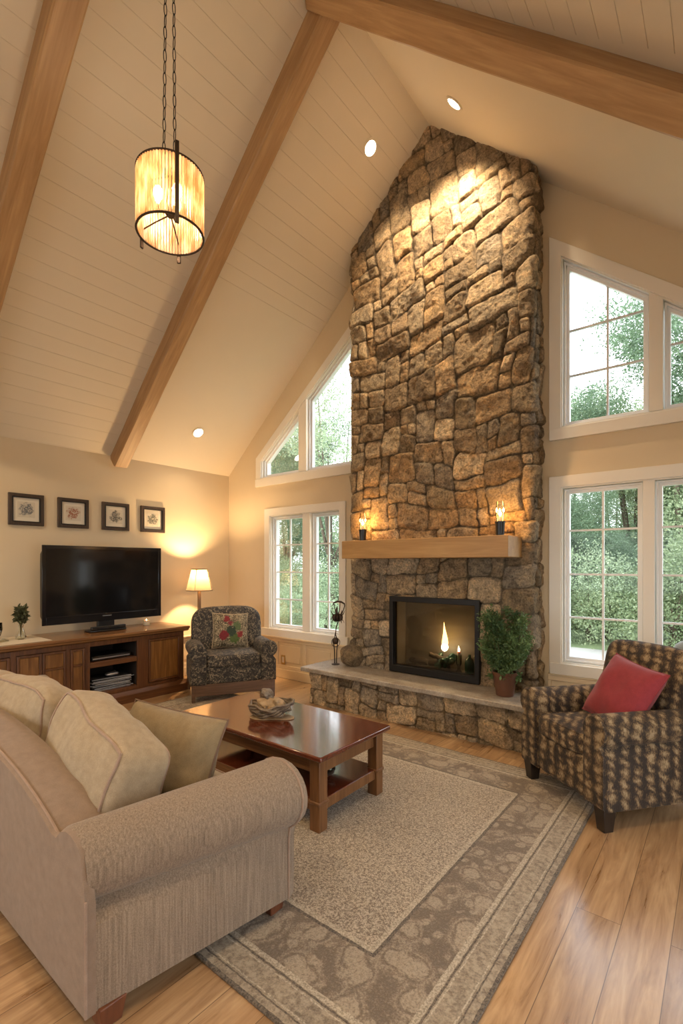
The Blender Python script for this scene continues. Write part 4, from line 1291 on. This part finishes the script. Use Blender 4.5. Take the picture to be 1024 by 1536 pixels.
def sofa_build():
    # near arm: roll wanders outwards towards the front
    rings = []
    ys = [0, .012, .03, .15, .3, .5, .7, .85, .96, .985, 1.0]; ks = [.95, .985, 1, 1, 1, 1, 1, 1, 1, .985, .94]
    for t, k in zip(ys, ks):
        y = SY0+(SY1-SY0)*t
        xo = -1.575+.115*t; cx = -1.700+.180*t; cz = .505+.005*t; r_ = .122+.025*t
        rings.append(arm_ring(y, xo, -1.80+.10*t, cx, cz, r_, .075, 1, k))
    so('arm', loft(NB(), rings), angle=50)
    # piping on the arm's front face and the rear outer seam
    fr = rings[8]; so('arm_piping', tube(NB(), [Vector(p)+Vector((.002, 0, 0)) for p in fr[1:20]], .005, 6), 'piping')
    
    rings = []
    for t, k in zip(ys, ks):
        y = SY0+(SY1-SY0)*t
        rings.append(arm_ring(y, -4.20, -3.96, -4.10, .515, .14, .075, -1, k))
    so('arm', loft(NB(), rings), angle=50)
    # back: height swoops down to the arms
    def zt(x):
        d = min(x+4.1, -1.76-x); return .545+.235*(1-math.exp(-max(d, 0)/.50)) + .0
    rings = []; n = 40
    for i in range(n+1):
        x = -4.10+(4.10-1.745)*i/n; z = zt(x)
        e = .0
        ring = [(x, SY0, .075), (x, SY0-.004, .35), (x, SY0-.002, z-.03), (x, SY0+.006, z-.006), (x, SY0+.02, z), (x, SY0+.12, z+.012), (x, SY0+.165, z), (x, SY0+.185, z-.03), (x, SY0+.20, .35), (x, SY0+.20, .075)]
        rings.append(ring)
    so('back_frame', loft(NB(), rings), 'sofaback', angle=50)
    so('back_piping', tube(NB(), [Vector(r_[3])+Vector((0, -.002, .003)) for r_ in rings], .005, 6), 'piping')
    def zc(x):
        a = x+1.700; z = .505+math.sqrt(max(0, .120**2-a*a)) if abs(a) < .120 else 0
        return max(zt(min(x, -1.78)) if x < -1.70 else 0, z, .44)
    so('rear_panel', loft(NB(), [[(x, SY0-.012, .07), (x, SY0-.014, .4), (x, SY0-.012, zc(x)-.012), (x, SY0+.004, zc(x)-.004), (x, SY0+.02, zc(x)-.02), (x, SY0+.02, .07)] for x in [-4.19+(4.19-1.572)*i/70 for i in range(71)]]), 'sofaback', angle=50)
    so('corner_piping', tube(NB(), [(-1.571, SY0-.012, .075), (-1.571, SY0-.012, .44)], .005, 6), 'piping')
    # seat base and cushions
    so('seat_base', B(-3.97, -1.74, SY0+.18, 1.50, .075, .30), bevel=.015, seg=3)
    for i, xc in enumerate((-3.40, -2.29)):
        o = obj('seat_cushion', rbox((.548, .345, .088), 9, (0, 0, .14), seg=14, wr=.004, seed=i), 'cushion', sofa, (xc+2.85, 1.195-1.10, .385))
        obj('piping', rbox_pipe((.548, .345, .088), 9, 2, 1, .005, (0, 0, .14), wr=.004, seed=i), 'piping', o)
    for x, y in ((-1.60, .77), (-1.54, 1.45), (-4.12, .77), (-4.12, 1.45)):
        bm = NB(); s = .045; hexa(bm, [(x-s*.75, y-s*.75, 0), (x+s*.75, y-s*.75, 0), (x+s*.75, y+s*.75, 0), (x-s*.75, y+s*.75, 0), (x-s, y-s, .08), (x+s, y-s, .08), (x+s, y+s, .08), (x-s, y+s, .08)])
        if y > 1.1: bmesh.ops.translate(bm, verts=bm.verts[:], vec=(0, 0, RT-.0005))
        so('foot', bm, 'sofafoot', bevel=.004)
sofa_build()
# loose back cushions
def back_cushion(x, y, z, rx, ry, rz, label, seed, sz=(.385, .115, .235), grp='loose beige back cushions on the sofa'):
    t = obj('back_cushion', rbox(sz, 7, (0, .35, .12), seg=20, wr=.022, seed=seed), 'cushion', None, (x, y, z), (rx, ry, rz))
    tag(t, label, 'cushion', grp)
    for s in (-1, 1):
        obj('piping', rbox_pipe(sz, 7, 1, s, .0065, (0, .35, .12), wr=.022, seed=seed), 'piping', t)
    return t
back_cushion(-2.17, 1.00, .60, R(-18), R(9), R(-6), 'big beige back cushion nearest the viewer, leaning by the near arm', 1)
back_cushion(-2.97, 1.00, .615, R(-15), R(2), R(2), 'beige back cushion second from the near arm of the sofa', 2)
back_cushion(-3.62, .995, .60, R(-14), R(-6), R(3), 'beige back cushion at the far end of the sofa', 3, (.30, .11, .21))
bm, path = pillow(.60, .40, .19, seed=4, wr=.012, pinch=.05)
tp = tag(obj('throw_pillow', bm, 'olive', None, (-2.07, 1.27, .615), (R(-24), R(2), R(12))), 'olive tan throw pillow leaning in front of the near back cushion', 'pillow')
obj('piping', tube(NB(), path, .0055, 6, closed=True), 'darkpiping', tp)

# ------------------------------------------------------------------ armchairs (local: front at y=0 facing -Y, width along X)
def roll_ring(y, xo, xi, cx, cz, r_, zb, sgn, k=1.0): return arm_ring(y, xo, xi, cx, cz, r_, zb, sgn, k)
def chair(name, label, loc, rz, W, D, mat, zb, seat_z, arm_z, back_z, style):
    t = empty(name, label, 'armchair', loc, rz)
    hw = W/2; aw = .165
    rr_ = .088
    for s in (-1, 1):
        rings = []
        for q, k in zip([0, .01, .03, .2, .5, .8, .97, 1.0], [.93, .975, 1, 1, 1, 1, .99, .94]):
            y = .0+(D-.06)*q
            dz = -.012*q if style == 'block' else -.02*q
            rings.append(arm_ring(y, s*hw, s*(hw-aw), s*(hw-aw/2+.006), arm_z-rr_+dz, rr_+.004, zb, s, k))
        obj('armrest', loft(NB(), rings), mat, t, angle=50)
        fr = rings[2]; obj('arm_piping', tube(NB(), [Vector(p)+Vector((0, -.004, 0)) for p in fr[1:20]], .004, 6), mat, t)
    iw = hw-aw
    obj('seat_base', rbox((iw+.015, (D-.10)/2, (seat_z-.11-zb)/2), 14, seg=8), mat, t, (0, (D-.10)/2+.006, (seat_z-.11+zb)/2))
    sz = (iw+.004, (D-.20)/2+.0, .064)
    sc = obj('seat_cushion', rbox(sz, 8, (0, 0, .25), seg=14, wr=.004, seed=2), mat, t, (0, sz[1]-.012, seat_z-.062))
    obj('piping', rbox_pipe(sz, 8, 2, 1, .005, (0, 0, .25), wr=.004, seed=2), mat, sc); obj('piping', rbox_pipe(sz, 8, 2, -1, .005, (0, 0, .25), wr=.004, seed=2), mat, sc)
    bh = (back_z-seat_z+.14)/2
    bw = hw-.05 if style == 'floral' else hw-.02
    bk = obj('backrest', rbox((bw, .105, bh), 4.2 if style == 'floral' else 5, (0, .25, 0), seg=18, wr=.006, seed=5), mat, t, (0, D-.15, seat_z-.12+bh), (R(-11), 0, 0))
    obj('rear_panel', B(-hw+.02, hw-.02, D-.10, D-.02, zb, seat_z+.05), mat, t, bevel=.02, seg=3)
    return t
lc = chair('armchair', 'dark floral tapestry armchair in the corner beside the floor lamp', (-4.25, 3.45, 0), R(60), .93, .76, 'floral', .19, .50, .635, .975, 'floral')
obj('wood_apron', B(-.42, .42, .012, .035, .075, .20), 'chairwood', lc, bevel=.003)
for sx in (-1, 1):
    obj('side_rail', B(sx*.43-.012, sx*.43+.012, .04, .70, .12, .20), 'chairwood', lc, bevel=.003)
    for y in (.028, .70):
        hgt = .30 if y < .1 else .22
        o = obj('leg', hexa(NB(), [(sx*.435-.018, y-.018, 0), (sx*.435+.018, y-.018, 0), (sx*.435+.018, y+.018, 0), (sx*.435-.018, y+.018, 0), (sx*.435-.024, y-.024, hgt), (sx*.435+.024, y-.024, hgt), (sx*.435+.024, y+.024, hgt), (sx*.435-.024, y+.024, hgt)]), 'chairwood', lc, bevel=.003)
# (front legs stand on the rug's edge)
bm, path = pillow(.42, .42, .15, seed=8)
rp = tag(obj('throw_pillow', bm, 'rosepillow', None, (0, 0, 0)), 'tapestry throw pillow with red roses on the corner armchair', 'pillow')
obj('piping', tube(NB(), path, .006, 6, closed=True), 'cushion', rp)
m_ = Matrix.Translation((-4.25, 3.45, 0)) @ Matrix.Rotation(R(60), 4, 'Z') @ Matrix.Translation((.02, .455, .715)) @ Matrix.Rotation(R(-17), 4, 'X') @ Matrix.Rotation(R(3), 4, 'Y')
rp.matrix_world = m_

ra = R(-38.5)
cdir = Vector((math.cos(ra), math.sin(ra), 0)); ddir = Vector((-math.sin(ra), math.cos(ra), 0))
c0 = Vector((-1.137, 3.47, 0))+cdir*.387
rc = chair('armchair', 'brown chenille armchair with a red pillow at the right by the window', tuple(c0), ra, .775, .86, 'chenille', .125, .495, .645, .955, 'block')
for sx in (-1, 1):
    for y in (.055, .78):
        x = sx*.335; a, b = .030, .042
        z0 = RT if False else 0
        p = c0+cdir*x+ddir*y
        onrug = (RX0 < p.x < RX1 and RY0 < p.y < RY1)
        z0 = RT if onrug else 0
        obj('leg', hexa(NB(), [(x-a, y-a, z0), (x+a, y-a, z0), (x+a, y+a, z0), (x-a, y+a, z0), (x-b, y-b, .14), (x+b, y-b, .14), (x+b, y+b, .14), (x-b, y+b, .14)]), 'darkleg', rc, bevel=.004)
bm, path = pillow(.44, .44, .17, seed=12, wr=.008)
rd = tag(obj('throw_pillow', bm, 'red', None, (0, 0, 0)), 'plain red throw pillow leaning on the brown chenille armchair', 'pillow')
obj('piping', tube(NB(), path, .004, 6, closed=True), 'red', rd)
rd.matrix_world = Matrix.Translation(c0) @ Matrix.Rotation(ra, 4, 'Z') @ Matrix.Translation((.075, .42, .685)) @ Matrix.Rotation(R(-30), 4, 'X') @ Matrix.Rotation(R(8), 4, 'Y')

# ------------------------------------------------------------------ potted plant
pp = empty('potted_plant', 'bushy green plant in a brown pot on the hearth right of the fireplace', 'plant', (-1.47, 4.07, .392))
obj('pot', lathe(NB(), [(.062, 0), (.070, .004), (.098, .17), (.106, .185), (.106, .205), (.094, .205), (.090, .175), (.001, .172)], 32), 'brown_pot', pp)
obj('soil', lathe(NB(), [(.001, .188), (.088, .186), (.088, .176), (.001, .174)], 24), 'soil', pp)
bm = NB()
rs_ = random.Random(3); tips = []
for i in range(34):
    a = i*2.4; r1 = rs_.uniform(.03, .22); hh = rs_.uniform(.12, .62)*(1-r1*1.3)
    p0 = Vector((.03*math.cos(a), .03*math.sin(a), .18)); p2 = Vector((r1*math.cos(a), r1*math.sin(a)*.8, .20+hh)); p1 = (p0+p2)/2+Vector((.03*math.cos(a), .03*math.sin(a), .03))
    tube(bm, [p0, p1, p2], [.004, .003, .0015], 5); tips.append((p0, p1, p2))
obj('stems', bm, 'stem', pp)
Vs, Fs = [], []; k = 0
for i, (p0, p1, p2) in enumerate(tips):
    for f in (.35, .55, .75, .92, 1.0):
        c = p0.lerp(p1, f*2) if f < .5 else p1.lerp(p2, f*2-1)
        V, F = leaves(62, (.055, .055, .06), .030, i*7+int(f*10), thick=.05, aspect=2.6)
        V = V+np.array((c.x, c.y, c.z)); Vs.append(V); Fs.append(F+k); k += len(V)
for i in range(5):   # trailing leaves over the rim
    a = i*1.3-2.6
    V, F = leaves(45, (.04, .04, .045), .034, 90+i, thick=.05)
    V = V+np.array((.11*math.cos(a), .11*math.sin(a), .17+.02*(i % 2))); Vs.append(V); Fs.append(F+k); k += len(V)
mesh_from('foliage', np.concatenate(Vs), np.concatenate(Fs), 'plantleaf', pp)

# ------------------------------------------------------------------ iron sculpture on the hearth's left end
sc = empty('iron_sculpture', 'slender dark iron flower sculpture on the left end of the hearth', 'sculpture', (-3.40, 4.17, .392), R(38))
def sculpt():
    obj('base', lathe(NB(), [(.045, 0), (.045, .008), (.01, .014)], 18), 'bronze', sc)
    bm = NB()
    tube(bm, [(-.010, 0, .01), (-.012, 0, .15), (-.018, 0, .21), (-.03, 0, .25)], .006, 8)
    tube(bm, [(.010, 0, .01), (.012, 0, .15), (.018, 0, .21), (.02, 0, .25)], .006, 8)
    tube(bm, [(-.015, 0, .27), (-.005, .01, .34), (.012, 0, .42), (.02, 0, .47)], .005, 8)
    tube(bm, [(.02, 0, .27), (.0, -.01, .33), (.005, 0, .42), (.03, 0, .47)], .005, 8)
    obj('stems', bm, 'bronze', sc)
    obj('lower_bud', rbox((.034, .028, .036), 2.3, seg=8), 'bronze', sc, (-.002, 0, .258))
    bm = NB(); tube(bm, [(.045*math.cos(a), .0, .245+.05*math.sin(a)) for a in [2*PI*i/24 for i in range(24)]], .004, 6, closed=True); obj('lower_loop', bm, 'bronze', sc)
    obj('flower', rbox((.045, .035, .035), 2.4, seg=10, fn=lambda p: p*(1+.35*math.sin(7*math.atan2(p.y, p.x)))), 'bronze', sc, (.02, 0, .52))
    bm = NB()
    for i in range(7):
        a = 2*PI*i/7; c, s = math.cos(a), math.sin(a)
        tube(bm, [(.02+.02*c, .02*s, .53), (.02+.06*c, .045*s, .555), (.02+.085*c, .055*s, .60)], [.008, .006, .002], 6)
        tube(bm, [(.02+.02*c, .02*s, .50), (.02+.06*c, .045*s, .49), (.02+.075*c, .05*s, .46)], [.006, .004, .002], 6)
    obj('petals', bm, 'bronze', sc)
    bm = NB()
    tube(bm, [(-.03, 0, .66), (-.02, 0, .685), (.02, 0, .70), (.06, 0, .695), (.095, 0, .675), (.10, 0, .65), (.085, 0, .60), (.06, 0, .545)], [.004, .009, .011, .011, .009, .006, .005, .005], 8)
    tube(bm, [(-.02, 0, .68), (-.01, 0, .62), (.005, 0, .56)], .005, 8); tube(bm, [(.05, 0, .695), (.045, 0, .62), (.03, 0, .56)], .005, 8)
    tube(bm, [(.015, 0, .56), (.010, .005, .61), (.02, 0, .65)], [.012, .014, .002], 8)
    obj('crown', bm, 'bronze', sc)
sculpt()

# ------------------------------------------------------------------ outdoors
struct(obj('lawn', B(-40, 30, 3.5, 60, -.42, -.36), 'lawn', smooth=False))
struct(obj('rear_bounce_ground', B(-40, 30, -30, 3.5, -.42, -.36), 'patio', smooth=False))  # pale unseen ground added so light bounced indoors is not green
struct(obj('patio', B(-3.4, -1.5, 9.6, 11.6, -.36, -.33), 'patio', smooth=False))
TREES = {}
def tree_proto(kind, mat, seed, nl, size, crowns, trunk_h, trunk_r):
    """returns (crown mesh, trunk mesh); unit tree about 8 m tall"""
    Vs, Fs = [], []; k = 0
    for i, (c, rad) in enumerate(crowns):
        V, F = leaves(int(nl*rad[0]*rad[2]), rad, size, seed+i*5, thick=.35, aspect=1.7)
        V = V+np.array(c); Vs.append(V); Fs.append(F+k); k += len(V)
    me = bpy.data.meshes.new('crown'); V = np.concatenate(Vs); F = np.concatenate(Fs); me.from_pydata(V.tolist(), [], F.tolist()); me.materials.append(M[mat])
    bm = NB()
    tube(bm, [(0, 0, 0), (.05, 0, trunk_h*.4), (-.05, .05, trunk_h*.8), (0, 0, trunk_h*1.4)], [trunk_r*1.3, trunk_r, trunk_r*.7, trunk_r*.3], 9)
    for i, (c, rad) in enumerate(crowns[:8]):
        tube(bm, [(0, 0, trunk_h*.7), (c[0]*.5, c[1]*.5, (trunk_h*.7+c[2])/2), tuple(c)], [trunk_r*.5, trunk_r*.3, trunk_r*.12], 6)
    mt_ = bpy.data.meshes.new('trunk'); bmesh.ops.recalc_face_normals(bm, faces=bm.faces[:]); bm.to_mesh(mt_); bm.free(); mt_.materials.append(M['bark'])
    TREES[kind] = (me, mt_)
rg = random.Random(11)
def cr(n, R0, z0, z1, r0, r1):
    o = []
    for i in range(n):
        a = i*2.399; q = math.sqrt((i+.5)/n); z = z0+(z1-z0)*((i*0.618) % 1)
        w = 1-.55*abs((z-z0)/(z1-z0)-.4)
        rr_ = rg.uniform(r0, r1)
        o.append(((R0*q*w*math.cos(a), R0*q*w*math.sin(a), z), (rr_, rr_, rr_*.8)))
    return o
tree_proto('broad', 'leafA', 3, 3000, .066, cr(26, 2.3, .9, 7.0, .85, 1.2), 1.8, .17)
tree_proto('dark', 'leafB', 9, 3400, .060, cr(28, 1.8, .8, 7.6, .75, 1.1), 1.6, .15)
tree_proto('airy', 'leafC', 21, 1800, .06, cr(20, 2.1, 2.2, 7.6, .6, .9), 2.4, .11)
tree_proto('shrub', 'leafA', 33, 5200, .042, cr(12, 1.25, .35, 1.7, .5, .75), .5, .05)
tree_proto('shrubpale', 'leafC', 39, 5200, .040, cr(12, 1.3, .3, 1.5, .5, .7), .5, .05)
def plant_tree(kind, x, y, s, rz, label, cat='tree', group='trees outside the windows'):
    t = empty(cat, label, cat, (x, y, -.37), rz, group); t.scale = (s, s, s)
    for nm, me in zip(('crown', 'trunk'), TREES[kind]):
        o = bpy.data.objects.new(nm, me); COL.objects.link(o); o.parent = t
for a in [('broad', -14.0, 12.6, 1.0, .3, 'mid green tree seen through the left window of the left pair'),
          ('dark', -11.6, 12.9, .92, 1.3, 'dark green tree behind the middle of the left windows'),
          ('airy', -9.3, 11.2, 1.05, 2.0, 'airy pale tree rising in the upper left window beside the chimney'),
          ('broad', -17.5, 17.5, 1.1, 4.0, 'farthest left tree beyond the lower left window'),
          ('airy', -13.6, 17.0, 1.2, 5.0, 'pale tall tree far behind the left windows'),
          ('dark', -3.45, 15.0, .90, .7, 'dark tree just right of the chimney in the lower right window'),
          ('broad', -2.2, 17.0, 1.0, 2.6, 'mid green tree in the centre of the lower right window'),
          ('airy', -4.3, 19.5, 1.0, 1.2, 'distant pale tree low in the upper right window'),
          ('dark', -.85, 14.6, 1.10, 3.3, 'tall dark tree filling the right side of the upper right window'),
          ('broad', 1.3, 15.0, 1.2, 5.2, 'large tree at the right edge of the photo'),
          ('broad', -5.0, 19.0, .86, 1.9, 'rounded tree behind the dark tree beside the chimney, right windows'),
          ('broad', -3.4, 21.5, .90, 3.1, 'farthest rounded tree in the middle of the right windows'),
          ('dark', -2.3, 13.6, .50, 2.2, 'short dark tree standing behind the patio outside the right window'),
          ('dark', -3.9, 13.2, .46, 5.2, 'small dark tree next to the chimney outside the right window'),
          ('broad', -1.6, 21.0, 1.05, 4.4, 'mid green tree behind the tall dark tree on the right')]:
    plant_tree(*a)
for a in [('shrub', -9.6, 8.9, 1.0, .3, 'leafy shrub below the left pair of windows, nearest the corner'),
          ('shrubpale', -7.6, 9.0, 1.05, 1.3, 'pale leafy shrub outside the left window by the sculpture'),
          ('shrub', -11.9, 10.9, 1.25, 2.3, 'larger shrub behind the corner shrub on the left'),
          ('shrub', -6.3, 10.9, 1.2, 4.3, 'leafy shrub hidden beside the chimney, outside left'),
          ('shrub', -4.2, 12.7, 1.3, .9, 'green shrub outside the lower right window beside the chimney'),
          ('shrubpale', -2.6, 13.0, 1.25, 3.9, 'pale shrub behind the patio outside the right window'),
          ('shrub', -.9, 12.2, 1.35, 5.0, 'green shrub outside above the red pillow'),
          ('shrub', .9, 11.4, 1.35, 2.0, 'shrub at the right edge outside the far right window')]:
    plant_tree(*a, 'shrub', 'shrubs outside the windows')
# low tan garden bench beyond the right-hand light
gb = empty('garden_bench', 'low tan cushioned bench outside the far right window', 'bench', (.15, 6.6, -.34), .1)
obj('seat', B(-.6, .6, -.28, .28, .25, .42), 'cloth_tan', gb, bevel=.05, seg=3); obj('backrest', rbox((.62, .09, .29), 5, seg=8), 'cloth_tan', gb, (0, .26, .70))
for x in (-.55, .55):
    for y in (-.24, .24): obj('leg', B(x-.03, x+.03, y-.03, y+.03, .01, .27), 'darkleg', gb)
struct(obj('patio', B(-.9, 1.6, 5.9, 7.2, -.36, -.33), 'patio', smooth=False))

# ------------------------------------------------------------------ sky, sun, camera
w = bpy.data.worlds.new('World'); scene.world = w; w.use_nodes = True
nt = w.node_tree; nt.nodes.clear(); g = G(nt)
bg = g.n('ShaderNodeBackground'); out = g.n('ShaderNodeOutputWorld')
d = g.coords('Generated'); x_, y_, z_ = g.sep(d)
colr = g.ramp(z_, [(0.0, (.80, .88, .92)), (.25, (.93, .97, 1.0)), (.9, (.62, .78, 1.0))])
nt.links.new(colr, bg.inputs[0]); bg.inputs[1].default_value = 4.2
nt.links.new(bg.outputs[0], out.inputs[0])
sun = bpy.data.lights.new('sun', 'SUN'); sun.energy = 3.0; sun.angle = R(8); sun.color = (1, .96, .88)
so_ = bpy.data.objects.new('sun', sun); COL.objects.link(so_)
so_.rotation_euler = Vector((.35, .75, -.9)).to_track_quat('-Z', 'Y').to_euler()

cam = bpy.data.cameras.new('camera'); co = bpy.data.objects.new('camera', cam); COL.objects.link(co)
co.location = (0, 0, 1.5); co.rotation_euler = (R(90), 0, R(38.5))
cam.sensor_fit = 'VERTICAL'; cam.sensor_height = 36; cam.lens = 726*36/1536; cam.shift_y = 79/1536
cam.clip_start = .05; cam.clip_end = 200
scene.camera = co
vs_ = scene.view_settings
vs_.view_transform = 'Standard'; vs_.look = 'None'; vs_.exposure = .2; vs_.gamma = 1; vs_.use_curve_mapping = False
